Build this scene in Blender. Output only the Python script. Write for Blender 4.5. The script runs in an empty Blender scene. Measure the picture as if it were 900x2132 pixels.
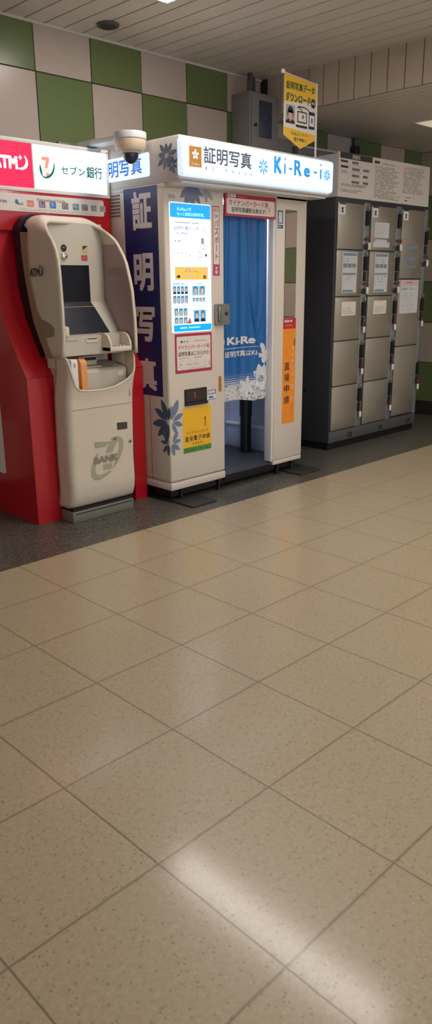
import bpy, bmesh, math, random
from mathutils import Vector, Matrix
random.seed(7)
C = bpy.context.scene.collection
SC = bpy.context.scene

# ---------------------------------------------------------------- materials
def lin(c):
    return tuple((x/255/12.92 if x/255 <= .04045 else ((x/255+.055)/1.055)**2.4) for x in c)

def mat(name, rgb, rough=.5, metal=0., emit=0., var=.06, scale=18., coat=0., spec=.5, ecol=None, bump=0., alpha=None):
    m = bpy.data.materials.new(name); m.use_nodes = True
    nt = m.node_tree; N = nt.nodes; L = nt.links
    b = N['Principled BSDF']
    c = lin(rgb)
    geo = N.new('ShaderNodeNewGeometry')
    nz = N.new('ShaderNodeTexNoise'); nz.inputs['Scale'].default_value = scale; nz.inputs['Detail'].default_value = 4
    L.new(geo.outputs['Position'], nz.inputs['Vector'])
    mx = N.new('ShaderNodeMix'); mx.data_type = 'RGBA'
    mx.inputs['A'].default_value = (*[x*(1-var) for x in c], 1)
    mx.inputs['B'].default_value = (*[min(1, x*(1+var)) for x in c], 1)
    L.new(nz.outputs['Fac'], mx.inputs['Factor'])
    L.new(mx.outputs['Result'], b.inputs['Base Color'])
    b.inputs['Roughness'].default_value = rough
    b.inputs['Metallic'].default_value = metal
    b.inputs['Specular IOR Level'].default_value = spec
    if coat:
        b.inputs['Coat Weight'].default_value = coat; b.inputs['Coat Roughness'].default_value = .12
    if emit:
        b.inputs['Emission Color'].default_value = (*(lin(ecol) if ecol else c), 1)
        b.inputs['Emission Strength'].default_value = emit
    if bump:
        bp = N.new('ShaderNodeBump'); bp.inputs['Strength'].default_value = bump; bp.inputs['Distance'].default_value = .004
        L.new(nz.outputs['Fac'], bp.inputs['Height']); L.new(bp.outputs['Normal'], b.inputs['Normal'])
    if alpha is not None: b.inputs['Alpha'].default_value = alpha
    return m

W = {}
W['tile_green'] = mat('green_enamel', (98, 112, 70), .26, var=.05, scale=3, bump=.02)
W['tile_beige'] = mat('beige_enamel', (178, 164, 154), .26, var=.04, scale=3, bump=.02)
W['grout'] = mat('joint_dark', (62, 58, 46), .8)
W['plank'] = mat('ceiling_plank', (202, 194, 186), .38, var=.06, scale=5)
W['plank_gap'] = mat('ceiling_gap', (60, 54, 48), .8)
W['bulk'] = mat('bulkhead_panel', (184, 168, 152), .5, var=.05, scale=6)
W['dark'] = mat('dark_metal', (34, 34, 37), .45)
W['black'] = mat('black_plastic', (17, 17, 20), .4)
W['base'] = mat('dark_baseboard', (42, 42, 42), .5)
W['lamp'] = mat('lamp_diffuser', (255, 244, 225), .6, emit=19, ecol=(255, 247, 238), var=0)
W['lamp_low'] = mat('lamp_diffuser_low', (255, 244, 225), .6, emit=.3, ecol=(255, 236, 210), var=0)
W['white_paint'] = mat('white_painted_metal', (216, 205, 192), .38, var=.03, scale=8)
W['white_rim'] = mat('white_trim', (225, 222, 218), .35, var=.02)
W['header'] = mat('booth_header_paint', (205, 200, 196), .4, var=.03)
W['navy'] = mat('navy_print', (32, 44, 104), .4, var=.08)
W['char_white'] = mat('white_print', (232, 222, 220), .45, var=.02)
W['flower'] = mat('slate_blue_print', (108, 122, 146), .45, var=.1)
W['flower2'] = mat('deep_slate_print', (72, 92, 122), .45, var=.1)
W['flower3'] = mat('pale_slate_print', (150, 158, 172), .45, var=.1)
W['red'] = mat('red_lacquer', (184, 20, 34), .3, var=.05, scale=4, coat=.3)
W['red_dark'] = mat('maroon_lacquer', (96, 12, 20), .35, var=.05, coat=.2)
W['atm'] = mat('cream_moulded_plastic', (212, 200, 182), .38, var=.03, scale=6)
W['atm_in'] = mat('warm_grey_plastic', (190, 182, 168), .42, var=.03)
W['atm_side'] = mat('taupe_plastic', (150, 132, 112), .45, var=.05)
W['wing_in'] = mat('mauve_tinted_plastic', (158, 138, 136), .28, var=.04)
W['grey_print'] = mat('warm_grey_print', (168, 162, 142), .5, var=.04)
W['bankt'] = mat('grey_lettering', (142, 136, 118), .5)
W['plinth'] = mat('grey_plinth', (120, 118, 106), .45, var=.05)
W['screen'] = mat('dark_screen', (20, 24, 34), .16, var=.1, spec=.4)
W['screen2'] = mat('dark_touch_panel', (28, 32, 44), .3, var=.1)
W['orange_pl'] = mat('orange_plastic', (222, 152, 88), .45, var=.05)
W['sign_white'] = mat('lit_white_sign', (240, 248, 255), .3, emit=1.25, ecol=(222, 240, 255), var=0)
W['sign_red'] = mat('lit_red_sign', (214, 20, 64), .3, emit=.85, ecol=(226, 22, 72), var=0)
W['sign_redtxt'] = mat('lit_white_letters', (250, 240, 245), .3, emit=1.3, ecol=(255, 235, 240), var=0)
W['lit_box'] = mat('lit_header_box', (235, 244, 255), .25, emit=.62, ecol=(205, 232, 255), var=0)
W['lit_side'] = mat('lit_side_sign', (225, 240, 255), .25, emit=.7, ecol=(208, 234, 252), var=0)
W['lit_poster'] = mat('lit_poster_white', (240, 248, 255), .3, emit=.95, ecol=(232, 243, 255), var=0)
W['lit_pale'] = mat('lit_poster_pale_blue', (200, 230, 250), .3, emit=.65, ecol=(196, 228, 250), var=.02)
W['lit_blue'] = mat('lit_poster_blue', (0, 150, 225), .3, emit=.75, ecol=(0, 150, 232), var=.02)
W['txt_blue'] = mat('lit_blue_letters', (0, 130, 200), .3, emit=.55, ecol=(0, 140, 210), var=0)
W['txt_blue2'] = mat('lit_side_letters', (0, 90, 185), .3, emit=.5, ecol=(0, 105, 205), var=0)
W['txt_lblue'] = mat('lit_lightblue_letters', (150, 220, 250), .3, emit=.8, ecol=(150, 220, 250), var=0)
W['txt_grey'] = mat('slate_letters', (72, 78, 92), .4, emit=.12, ecol=(100, 110, 130), var=0)
W['txt_lgrey'] = mat('pale_grey_letters', (150, 155, 165), .4, emit=.3, ecol=(160, 165, 175), var=0)
W['txt_green'] = mat('lit_green_letters', (0, 110, 88), .3, emit=.12, ecol=(20, 160, 130), var=0)
W['txt_dgreen'] = mat('green_letters_print', (54, 96, 46), .5)
W['txt_orange'] = mat('lit_orange_mark', (230, 110, 80), .3, emit=.8, ecol=(240, 140, 110), var=0)
W['txt_pink'] = mat('violet_dot', (180, 130, 190), .3, emit=.5, ecol=(190, 140, 200), var=0)
W['txt_black'] = mat('black_print', (44, 40, 40), .5)
W['txt_mid'] = mat('grey_fine_print', (110, 106, 104), .5)
W['txt_pale'] = mat('pale_fine_print', (168, 164, 160), .5)
W['txt_red'] = mat('red_print', (190, 40, 48), .5)
W['txt_pinkr'] = mat('pink_print', (226, 120, 120), .5)
W['crimson'] = mat('crimson_print', (172, 46, 78), .45)
W['pink'] = mat('magenta_print', (186, 70, 118), .45)
W['paper'] = mat('white_paper', (226, 216, 208), .6, var=.02)
W['paper_w'] = mat('cool_white_paper', (222, 226, 230), .6, var=.02)
W['yellow'] = mat('yellow_print', (240, 186, 40), .5, var=.03)
W['yellow_p'] = mat('yellow_flag_print', (238, 186, 62), .55, var=.03)
W['orange'] = mat('orange_print', (240, 144, 40), .5, var=.03)
W['gold_lit'] = mat('lit_gold_banner', (245, 190, 80), .4, emit=.4, ecol=(245, 190, 90), var=.04)
W['green_p'] = mat('green_print', (84, 140, 62), .5)
W['brown_p'] = mat('ochre_label', (176, 130, 58), .5)
W['photo_bg'] = mat('portrait_backdrop', (90, 170, 215), .4, emit=.35, ecol=(90, 170, 215))
W['skin'] = mat('portrait_skin', (232, 188, 168), .4, emit=.3, ecol=(232, 188, 168))
W['suit'] = mat('portrait_suit', (40, 40, 62), .4)
W['skin_p'] = mat('printed_face', (206, 170, 158), .6)
W['steel'] = mat('brushed_steel', (150, 148, 144), .3, metal=1, var=.08, scale=30)
W['blob'] = mat('galvanised_plate', (150, 148, 144), .35, metal=.8, var=.25, scale=60)
W['locker_door'] = mat('satin_steel_door', (198, 192, 184), .32, metal=.8, var=.05, scale=9)
W['locker_body'] = mat('charcoal_locker_body', (52, 54, 62), .5, var=.05)
W['locker_rail'] = mat('grey_locker_rail', (92, 92, 92), .42, metal=.3, var=.05)
W['locker_strip'] = mat('steel_lock_strip', (158, 164, 170), .3, metal=.6, var=.08)
W['board'] = mat('cream_board', (214, 206, 200), .5, var=.02)
W['board_side'] = mat('pale_sign_side', (196, 196, 202), .45, var=.03)
W['notice'] = mat('faded_white_notice', (205, 207, 210), .5, var=.02)
W['notice_b'] = mat('blue_grey_print', (128, 142, 160), .5)
W['notice_p'] = mat('pale_pink_notice', (206, 186, 190), .5)
W['tag_white'] = mat('white_key_tag', (225, 222, 214), .5)
W['tag_red'] = mat('red_key_tab', (120, 40, 40), .5)
W['cabinet'] = mat('grey_cabinet_paint', (124, 122, 122), .45, var=.06)
W['cab_glass'] = mat('blue_black_panel', (52, 58, 80), .3)
W['conduit'] = mat('dark_conduit', (80, 78, 78), .5)
W['cam_cream'] = mat('cream_camera_plastic', (222, 202, 172), .45, var=.02)
W['cam_dome'] = mat('smoked_dome', (44, 46, 66), .15)
W['arm'] = mat('pale_arm_metal', (206, 206, 206), .4)
W['inner'] = mat('booth_interior_panel', (176, 186, 204), .4, var=.03)
W['inner_floor'] = mat('booth_interior_floor', (50, 50, 54), .5)
W['inner_lamp'] = mat('booth_interior_lamp', (220, 232, 255), .5, emit=30, ecol=(215, 228, 255), var=0)
W['rubber'] = mat('dark_rubber_plate', (46, 45, 44), .55, var=.1)
W['pole'] = mat('white_pole', (214, 210, 208), .4)
W['mirror'] = mat('mirror_glass', (172, 164, 156), .02, metal=1, var=0)
W['card_or'] = mat('card_logo_orange', (220, 120, 90), .5)
W['card_rb'] = mat('card_logo_violet', (120, 90, 130), .5)
W['card_bl'] = mat('card_logo_blue', (60, 120, 180), .5)
W['card_te'] = mat('card_logo_teal', (80, 140, 150), .5)
W['indic_r'] = mat('red_arrow_print', (190, 60, 40), .5)
W['slot_dark'] = mat('dark_brown_hatch', (50, 44, 40), .35)
W['chrome'] = mat('chrome', (200, 196, 190), .15, metal=1)
W['gold'] = mat('gold_sticker', (190, 170, 110), .4)
W['brickred'] = mat('red_sticker', (170, 80, 66), .5)

def nodes_of(name):
    m = bpy.data.materials.new(name); m.use_nodes = True
    return m, m.node_tree.nodes, m.node_tree.links, m.node_tree.nodes['Principled BSDF']
def MATH(N, L, op, a, b=None, c=None):
    n = N.new('ShaderNodeMath'); n.operation = op
    for i, x in enumerate((a, b, c)):
        if x is None: continue
        if isinstance(x, (int, float)): n.inputs[i].default_value = x
        else: L.new(x, n.inputs[i])
    return n.outputs[0]
def MIX(N, L, f, a, b):
    n = N.new('ShaderNodeMix'); n.data_type = 'RGBA'
    for k, x in (('Factor', f), ('A', a), ('B', b)):
        if isinstance(x, tuple): n.inputs[k].default_value = (*x, 1)
        elif isinstance(x, (int, float)): n.inputs[k].default_value = x
        else: L.new(x, n.inputs[k])
    return n.outputs['Result']

def floor_material():
    m, N, L, b = nodes_of('speckled_beige_tiles')
    g = N.new('ShaderNodeNewGeometry'); s = N.new('ShaderNodeSeparateXYZ'); L.new(g.outputs['Position'], s.inputs[0])
    def line(axis, w):
        wob = N.new('ShaderNodeTexNoise'); wob.inputs['Scale'].default_value = 9
        L.new(g.outputs['Position'], wob.inputs['Vector'])
        v = MATH(N, L, 'ADD', s.outputs[axis], MATH(N, L, 'MULTIPLY', MATH(N, L, 'SUBTRACT', wob.outputs['Fac'], .5), .004))
        p = MATH(N, L, 'PINGPONG', v, .2)          # 0 on a joint, .2 mid tile
        return N, MATH(N, L, 'SUBTRACT', 1, MATH(N, L, 'SMOOTH_MIN', MATH(N, L, 'DIVIDE', p, w), 1, .3))
    lx = line('X', .0042)[1]; ly = line('Y', .0055)[1]
    ln = MATH(N, L, 'MAXIMUM', MATH(N, L, 'MAXIMUM', lx, MATH(N, L, 'MULTIPLY', ly, .8)), 0)
    v1 = N.new('ShaderNodeTexVoronoi'); v1.inputs['Scale'].default_value = 115; v1.feature = 'F1'
    L.new(g.outputs['Position'], v1.inputs['Vector'])
    sp = N.new('ShaderNodeSeparateColor'); L.new(v1.outputs['Color'], sp.inputs[0])
    n1 = N.new('ShaderNodeTexNoise'); n1.inputs['Scale'].default_value = 70; n1.inputs['Detail'].default_value = 6; n1.inputs['Roughness'].default_value = .7
    L.new(g.outputs['Position'], n1.inputs['Vector'])
    n2 = N.new('ShaderNodeTexNoise'); n2.inputs['Scale'].default_value = 2.2
    L.new(g.outputs['Position'], n2.inputs['Vector'])
    base = MIX(N, L, n1.outputs['Fac'], lin((150, 133, 104)), lin((206, 190, 163)))
    dk = MATH(N, L, 'MULTIPLY', MATH(N, L, 'GREATER_THAN', sp.outputs[0], .86), MATH(N, L, 'LESS_THAN', v1.outputs['Distance'], .42))
    base = MIX(N, L, MATH(N, L, 'MULTIPLY', dk, .42), base, lin((112, 94, 72)))
    lt = MATH(N, L, 'MULTIPLY', MATH(N, L, 'LESS_THAN', sp.outputs[1], .12), MATH(N, L, 'LESS_THAN', v1.outputs['Distance'], .42))
    base = MIX(N, L, MATH(N, L, 'MULTIPLY', lt, .25), base, lin((216, 206, 188)))
    base = MIX(N, L, MATH(N, L, 'MULTIPLY', n2.outputs['Fac'], .25), base, lin((170, 152, 124)))
    base = MIX(N, L, MATH(N, L, 'MULTIPLY', ln, .85), base, lin((100, 78, 60)))
    L.new(base, b.inputs['Base Color'])
    b.inputs['Coat Weight'].default_value = .45; b.inputs['Coat Roughness'].default_value = .13; b.inputs['Coat IOR'].default_value = 1.5
    b.inputs['Specular IOR Level'].default_value = .55
    r = MATH(N, L, 'ADD', .36, MATH(N, L, 'MULTIPLY', n1.outputs['Fac'], .06)); L.new(r, b.inputs['Roughness'])
    bp = N.new('ShaderNodeBump'); bp.inputs['Strength'].default_value = .25; bp.inputs['Distance'].default_value = .002
    L.new(MATH(N, L, 'SUBTRACT', 1, ln), bp.inputs['Height']); L.new(bp.outputs['Normal'], b.inputs['Normal'])
    return m
W['floor'] = floor_material()

def granite():
    m, N, L, b = nodes_of('dark_speckled_granite')
    g = N.new('ShaderNodeNewGeometry')
    v = N.new('ShaderNodeTexVoronoi'); v.inputs['Scale'].default_value = 130
    L.new(g.outputs['Position'], v.inputs['Vector'])
    sp = N.new('ShaderNodeSeparateColor'); L.new(v.outputs['Color'], sp.inputs[0])
    n = N.new('ShaderNodeTexNoise'); n.inputs['Scale'].default_value = 40; n.inputs['Detail'].default_value = 6
    L.new(g.outputs['Position'], n.inputs['Vector'])
    f = MATH(N, L, 'MULTIPLY', sp.outputs[0], n.outputs['Fac'])
    L.new(MIX(N, L, f, lin((58, 56, 52)), lin((136, 132, 124))), b.inputs['Base Color'])
    b.inputs['Roughness'].default_value = .34
    return m
W['granite'] = granite()

def curtain_material():
    m, N, L, b = nodes_of('blue_curtain_print')
    g = N.new('ShaderNodeNewGeometry'); s = N.new('ShaderNodeSeparateXYZ'); L.new(g.outputs['Position'], s.inputs[0])
    def cell(ax, off):
        return MATH(N, L, 'SUBTRACT', MATH(N, L, 'FRACT', MATH(N, L, 'ADD', MATH(N, L, 'DIVIDE', s.outputs[ax], .015), off)), .5)
    row = MATH(N, L, 'FLOOR', MATH(N, L, 'DIVIDE', s.outputs['Z'], .015))
    half = MATH(N, L, 'MULTIPLY', MATH(N, L, 'MODULO', row, 2), .5)
    cx = cell('X', half); cz = cell('Z', 0)
    d = MATH(N, L, 'SQRT', MATH(N, L, 'ADD', MATH(N, L, 'POWER', cx, 2), MATH(N, L, 'POWER', cz, 2)))
    # hem prints to white: dots that swell towards the hem of the cloth
    r = MATH(N, L, 'MULTIPLY', MATH(N, L, 'SUBTRACT', .775, s.outputs['Z']), 5.2)
    dots = MATH(N, L, 'LESS_THAN', d, r)
    nz = N.new('ShaderNodeTexNoise'); nz.inputs['Scale'].default_value = 55; nz.inputs['Detail'].default_value = 3
    L.new(g.outputs['Position'], nz.inputs['Vector'])
    blot = MATH(N, L, 'MULTIPLY', MATH(N, L, 'GREATER_THAN', nz.outputs['Fac'], .58), MATH(N, L, 'LESS_THAN', s.outputs['Z'], .69))
    n2 = N.new('ShaderNodeTexNoise'); n2.inputs['Scale'].default_value = 6
    L.new(g.outputs['Position'], n2.inputs['Vector'])
    blue = MIX(N, L, n2.outputs['Fac'], lin((3, 84, 150)), lin((8, 102, 172)))
    c = MIX(N, L, dots, blue, lin((206, 204, 206)))
    c = MIX(N, L, MATH(N, L, 'MULTIPLY', blot, .7), c, lin((58, 62, 84)))
    L.new(c, b.inputs['Base Color']); b.inputs['Roughness'].default_value = .42
    return m
W['curtain'] = curtain_material()
W['cloth_white'] = mat('white_curtain_print', (214, 214, 218), .5, var=.03)

# ---------------------------------------------------------------- planes and mesh builder
class Pl:
    def __init__(s, O, U, V, N): s.O, s.U, s.V, s.N = map(Vector, (O, U, V, N))
    def p(s, u, v, n=0.): return s.O + s.U*u + s.V*v + s.N*n
def front(y): return Pl((0, y, 0), (1, 0, 0), (0, 0, 1), (0, -1, 0))        # u = x
def left(x): return Pl((x, 0, 0), (0, -1, 0), (0, 0, 1), (-1, 0, 0))        # u = -y

_g = {}
def glyphs(s, bold):
    k = (s, round(bold, 4))
    if k in _g: return _g[k]
    cu = bpy.data.curves.new('t', 'FONT'); cu.body = s; cu.size = 1; cu.resolution_u = 3
    cu.dimensions = '2D'; cu.fill_mode = 'FRONT'
    o = bpy.data.objects.new('t', cu); C.objects.link(o)
    bpy.context.view_layer.update()
    me = bpy.data.meshes.new_from_object(o.evaluated_get(bpy.context.evaluated_depsgraph_get()))
    vs = [(v.co.x, v.co.y, 0) for v in me.vertices]; fs = [tuple(p.vertices) for p in me.polygons]
    bpy.data.objects.remove(o); bpy.data.curves.remove(cu); bpy.data.meshes.remove(me)
    if not vs: vs = [(0, 0, 0), (1, 0, 0), (1, 1, 0)]; fs = []
    x0 = min(v[0] for v in vs); x1 = max(v[0] for v in vs); y0 = min(v[1] for v in vs); y1 = max(v[1] for v in vs)
    if bold:
        o_v, o_f = vs, fs; vs = []; fs = []; d = bold*.9
        for j, (dx, dy) in enumerate(((-d, -d), (d, -d), (d, d), (-d, d), (0, 0))):
            b = len(vs); vs += [(x+dx, y+dy, j*.00012) for x, y, _ in o_v]; fs += [tuple(i+b for i in f) for f in o_f]
        x0 -= d; x1 += d; y0 -= d; y1 += d
    vs = [((x-x0)/max(x1-x0, 1e-6), (y-y0)/max(y1-y0, 1e-6), q) for x, y, q in vs]
    _g[k] = (vs, fs); return _g[k]

class M:
    def __init__(s): s.v = []; s.f = []; s.m = []; s.mats = []
    def mi(s, m):
        m = W[m] if isinstance(m, str) else m
        if m not in s.mats: s.mats.append(m)
        return s.mats.index(m)
    def add(s, vs, fs, m):
        o = len(s.v); s.v += [Vector(v) for v in vs]; i = s.mi(m)
        for f in fs: s.f.append(tuple(o+k for k in f)); s.m.append(i)
        return s
    def bm(s, bm, m):
        bm.verts.ensure_lookup_table(); bm.verts.index_update()
        s.add([v.co.copy() for v in bm.verts], [tuple(v.index for v in f.verts) for f in bm.faces], m); bm.free(); return s
    def box(s, x0, x1, y0, y1, z0, z1, m, bev=0., seg=2):
        b = bmesh.new(); bmesh.ops.create_cube(b, size=1)
        for v in b.verts:
            v.co = Vector(((x0+x1)/2+v.co.x*(x1-x0), (y0+y1)/2+v.co.y*(y1-y0), (z0+z1)/2+v.co.z*(z1-z0)))
        if bev: bmesh.ops.bevel(b, geom=list(b.edges), offset=bev, segments=seg, profile=.5, affect='EDGES')
        return s.bm(b, m)
    def prism(s, pl, pts, n0, n1, m):
        k = len(pts)
        vs = [pl.p(u, v, n0) for u, v in pts]+[pl.p(u, v, n1) for u, v in pts]
        fs = [tuple(range(k))[::-1], tuple(range(k, 2*k))]+[(i, (i+1) % k, k+(i+1) % k, k+i) for i in range(k)]
        return s.add(vs, fs, m)
    def flat(s, pl, pts, n, m):
        return s.add([pl.p(u, v, n) for u, v in pts], [tuple(range(len(pts)))], m)
    def quad(s, pl, u0, u1, v0, v1, n, m): return s.flat(pl, [(u0, v0), (u1, v0), (u1, v1), (u0, v1)], n, m)
    def slab(s, pl, u0, u1, v0, v1, n0, n1, m, r=0.):
        return s.prism(pl, rr(u0, u1, v0, v1, r), n0, n1, m)
    def disc(s, pl, cu, cv, ru, rv, n, m, k=24, rot=0.):
        return s.flat(pl, [(cu+ru*math.cos(a)*math.cos(rot)-rv*math.sin(a)*math.sin(rot), cv+ru*math.cos(a)*math.sin(rot)+rv*math.sin(a)*math.cos(rot)) for a in [2*math.pi*i/k for i in range(k)]], n, m)
    def ring(s, pl, cu, cv, ru, rv, w, n, m, a0=0., a1=360., rot=0., k=36, taper=False):
        pts = []
        for i in range(k+1):
            t = i/k; a = math.radians(a0+(a1-a0)*t); ww = w*(math.sin(math.pi*t)**.6 if taper else 1)
            for q in (1, 0):
                x = (ru-(0 if q else ww))*math.cos(a); y = (rv-(0 if q else ww))*math.sin(a)
                pts.append(pl.p(cu+x*math.cos(rot)-y*math.sin(rot), cv+x*math.sin(rot)+y*math.cos(rot), n))
        return s.add(pts, [(2*i, 2*i+1, 2*i+3, 2*i+2) for i in range(k)], m)
    def text(s, pl, t, u0, u1, v0, v1, n, m, bold=.012, fn=None, shear=0.):
        vs, fs = glyphs(t, bold)
        out = []
        for a, b, q in vs:
            u = u0+(u1-u0)*a+shear*(b-.5); v = v0+(v1-v0)*b
            out.append(fn(u, v)+Vector((0, -q, 0)) if fn else pl.p(u, v, n+q))
        return s.add(out, fs, m)
    def vtext(s, pl, t, u0, u1, v1, v0, n, m, bold=.012, gap=.18):
        k = len(t); h = (v1-v0)/k
        for i, ch in enumerate(t):
            a = v1-h*(i+1)+h*gap/2; b = v1-h*i-h*gap/2
            if ch == 'ー': s.quad(pl, (u0+u1)/2-(u1-u0)*.07, (u0+u1)/2+(u1-u0)*.07, a, b, n, m)
            elif ch == 'ト': s.text(pl, ch, u0+(u1-u0)*.3, u1-(u1-u0)*.1, a, b, n, m, bold)
            else: s.text(pl, ch, u0, u1, a, b, n, m, bold)
        return s
    def lines(s, pl, u0, u1, v0, v1, rows, n, m, dens=.8, h=.5, dash=.012):
        dv = (v1-v0)/rows
        for r in range(rows):
            v = v0+dv*(r+.5); u = u0; end = u0+(u1-u0)*random.uniform(.7, 1)
            while u < end:
                w = random.uniform(.5, 1.6)*dash; w = min(w, end-u)
                if random.random() < dens: s.quad(pl, u, u+w*.85, v-dv*h/2, v+dv*h/2, n, m)
                u += w
        return s
    def flower(s, pl, cu, cv, r, n, m, k=8, wid=.16, rot=0., inner=.12, vary=0., dn=.00015, lens=None):
        for i in range(k):
            a = rot+2*math.pi*i/k; R = r*(1-vary*((i*7) % 5)/5) if lens is None else r*lens[i % len(lens)]
            pts = []
            q = 9
            for j in range(q+1):
                t = j/q; w = wid*r*math.sin(math.pi*t**1.15)**.8
                pts.append((inner*r+(R-inner*r)*t, w))
            full = pts+[(x, -w) for x, w in reversed(pts[1:-1])]
            s.flat(pl, [(cu+x*math.cos(a)-y*math.sin(a), cv+x*math.sin(a)+y*math.cos(a)) for x, y in full], n+dn*i, m)
        return s
    def tube(s, pts, r, m, k=12, cap=True):
        pts = [Vector(p) for p in pts]; rings = []
        for i, p in enumerate(pts):
            d = (pts[min(i+1, len(pts)-1)]-pts[max(i-1, 0)]).normalized()
            a = d.orthogonal().normalized() if i == 0 else (prev-d*prev.dot(d)).normalized()
            prev = a; b = d.cross(a)
            rings += [p+(a*math.cos(2*math.pi*j/k)+b*math.sin(2*math.pi*j/k))*r for j in range(k)]
        fs = [(i*k+j, i*k+(j+1) % k, (i+1)*k+(j+1) % k, (i+1)*k+j) for i in range(len(pts)-1) for j in range(k)]
        if cap: fs += [tuple(range(k))[::-1], tuple(range((len(pts)-1)*k, len(pts)*k))]
        return s.add(rings, fs, m)
    def lathe(s, cx, cy, prof, m, k=32):
        vs = [(cx+r*math.cos(2*math.pi*j/k), cy+r*math.sin(2*math.pi*j/k), z) for r, z in prof for j in range(k)]
        fs = [(i*k+j, i*k+(j+1) % k, (i+1)*k+(j+1) % k, (i+1)*k+j) for i in range(len(prof)-1) for j in range(k)]
        fs += [tuple(range(k))[::-1], tuple(range((len(prof)-1)*k, len(prof)*k))]
        return s.add(vs, fs, m)
    def grid(s, fn, nu, nv, m, thick=0.):
        vs = [fn(i/nu, j/nv) for j in range(nv+1) for i in range(nu+1)]
        fs = [(j*(nu+1)+i, j*(nu+1)+i+1, (j+1)*(nu+1)+i+1, (j+1)*(nu+1)+i) for j in range(nv) for i in range(nu)]
        return s.add(vs, fs, m)
    def build(s, name, parent=None, label=None, kind=None, solid=0., smooth=35):
        me = bpy.data.meshes.new(name)
        off = ploc(parent)
        me.from_pydata([v-off for v in s.v], [], s.f); me.update()
        for mm in s.mats: me.materials.append(mm)
        me.polygons.foreach_set('material_index', s.m)
        o = bpy.data.objects.new(name, me); C.objects.link(o)
        if parent: o.parent = parent
        if smooth:
            me.shade_smooth(); me.set_sharp_from_angle(angle=math.radians(smooth))
        if solid:
            md = o.modifiers.new('thickness', 'SOLIDIFY'); md.thickness = solid; md.offset = 0
        if label: o['label'] = label
        if kind: o['kind'] = kind
        return o
def ploc(p):
    v = Vector((0, 0, 0))
    while p: v = v+p.location; p = p.parent
    return v
def rr(u0, u1, v0, v1, r, k=5):
    if not r: return [(u0, v0), (u1, v0), (u1, v1), (u0, v1)]
    out = []
    for cx, cy, a in ((u1-r, v0+r, -90), (u1-r, v1-r, 0), (u0+r, v1-r, 90), (u0+r, v0+r, 180)):
        for i in range(k+1):
            t = math.radians(a+90*i/k); out.append((cx+r*math.cos(t), cy+r*math.sin(t)))
    return out
def thing(name, loc, label, cat, group=None):
    o = bpy.data.objects.new(name, None); C.objects.link(o); o.location = loc; o.empty_display_size = .1
    o['label'] = label; o['category'] = cat
    if group: o['group'] = group
    bpy.context.view_layer.update()
    return o
def tag(o, label, cat, group=None):
    o['label'] = label; o['category'] = cat
    if group: o['group'] = group
    return o

WY = 1.067          # back wall plane
CZ, LZ = 2.775, 2.52  # ceiling heights
XB, XR = 2.93, 5.28   # bulkhead, right wall
P = .3967; Z0 = .14

# ---------------------------------------------------------------- setting
m = M()
m.box(-7, 5.5, -7.5, 0, -.1, 0, 'floor'); m.build('floor', kind='structure', smooth=0)
m = M(); m.box(-7, 5.5, 0, 1.2, -.1, 0, 'granite'); m.build('trim_1', kind='structure', smooth=0)

def tiles(m, pl, x0, x1, top, parity, xs0):
    g = .0035
    k0 = math.floor((x0-xs0)/.398)
    k = k0
    while xs0+k*.398 < x1:
        a = max(x0, xs0+k*.398)+g; b = min(x1, xs0+(k+1)*.398)-g
        for r in range(8):
            za = Z0+r*P+g; zb = min(Z0+(r+1)*P, top)-g
            if zb-za < .01 or b-a < .01: continue
            m.prism(pl, rr(a, b, za, zb, .003, 1), .001, .009, 'tile_green' if (k+r) % 2 == parity else 'tile_beige')
        k += 1
m = M(); m.box(-7, XR+.1, WY, WY+.1, 0, CZ+.1, 'grout')
tiles(m, front(WY), -7, XB, CZ, 1, .184); tiles(m, front(WY), XB, XR, LZ, 1, .184)
m.build('wall_back', kind='structure', smooth=0)
m = M(); m.box(XR, XR+.1, -7.5, WY, 0, CZ+.1, 'grout')
class _L(Pl): pass
tiles(m, Pl((XR, WY, 0), (0, -1, 0), (0, 0, 1), (-1, 0, 0)), 0, 8.4, LZ, 0, 0)
m.build('wall_right', kind='structure', smooth=0)
m = M(); m.box(-7.1, -7, -7.5, WY, 0, CZ+.1, 'grout'); tiles(m, Pl((-7, WY, 0), (0, -1, 0), (0, 0, 1), (1, 0, 0)), 0, 8.5, CZ, 0, 0); m.build('wall_left_light_block', kind='structure', smooth=0)  # added wall, unseen; cuts the light reaching the left faces
m = M(); m.box(XR-.012, XR, -7.5, WY-.012, 0, .13, 'base'); m.build('baseboard_right', kind='structure', smooth=0)
m = M(); m.box(-7, XR-.012, WY-.012, WY, 0, .13, 'base'); m.build('baseboard_back', kind='structure', smooth=0)

STRIPS = [(1.12, 1.345, -1.5, .30), (1.05, 1.35, -4.4, -2.8), (-4.65, -4.35, -1.5, .32)]
def planks(m, x0, x1, z, seam, w=.1315):
    m.box(x0, x1, -7.5, WY, z+.012, z+.1, 'plank_gap')
    k = math.floor((x0-seam)/w)
    while seam+k*w < x1:
        a = max(x0, seam+k*w+.005); b = min(x1, seam+(k+1)*w-.005)
        if b > a+.01: m.box(a, b, -7.5, WY-.004, z, z+.0119, 'plank')
        k += 1
m = M(); planks(m, -7, XB, CZ, .79); m.build('ceiling', kind='structure', smooth=0)
m = M(); planks(m, XB+.013, XR, LZ, .79, .08); m.build('ceiling_low', kind='structure', smooth=0)
m = M(); m.box(XB+.012, XB+.08, -7.5, WY, LZ+.001, CZ+.1, 'plank_gap')
y = WY-.08
while y > -7.4:
    m.box(XB, XB+.012, y-.1225, y, LZ, CZ, 'bulk'); y -= .1305
m.build('wall_bulkhead', kind='structure', smooth=0)
m = M(); m.box(-7, XB, WY-.02, WY, CZ-.012, CZ, 'plank'); m.build('trim_2', kind='structure', smooth=0)

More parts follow.
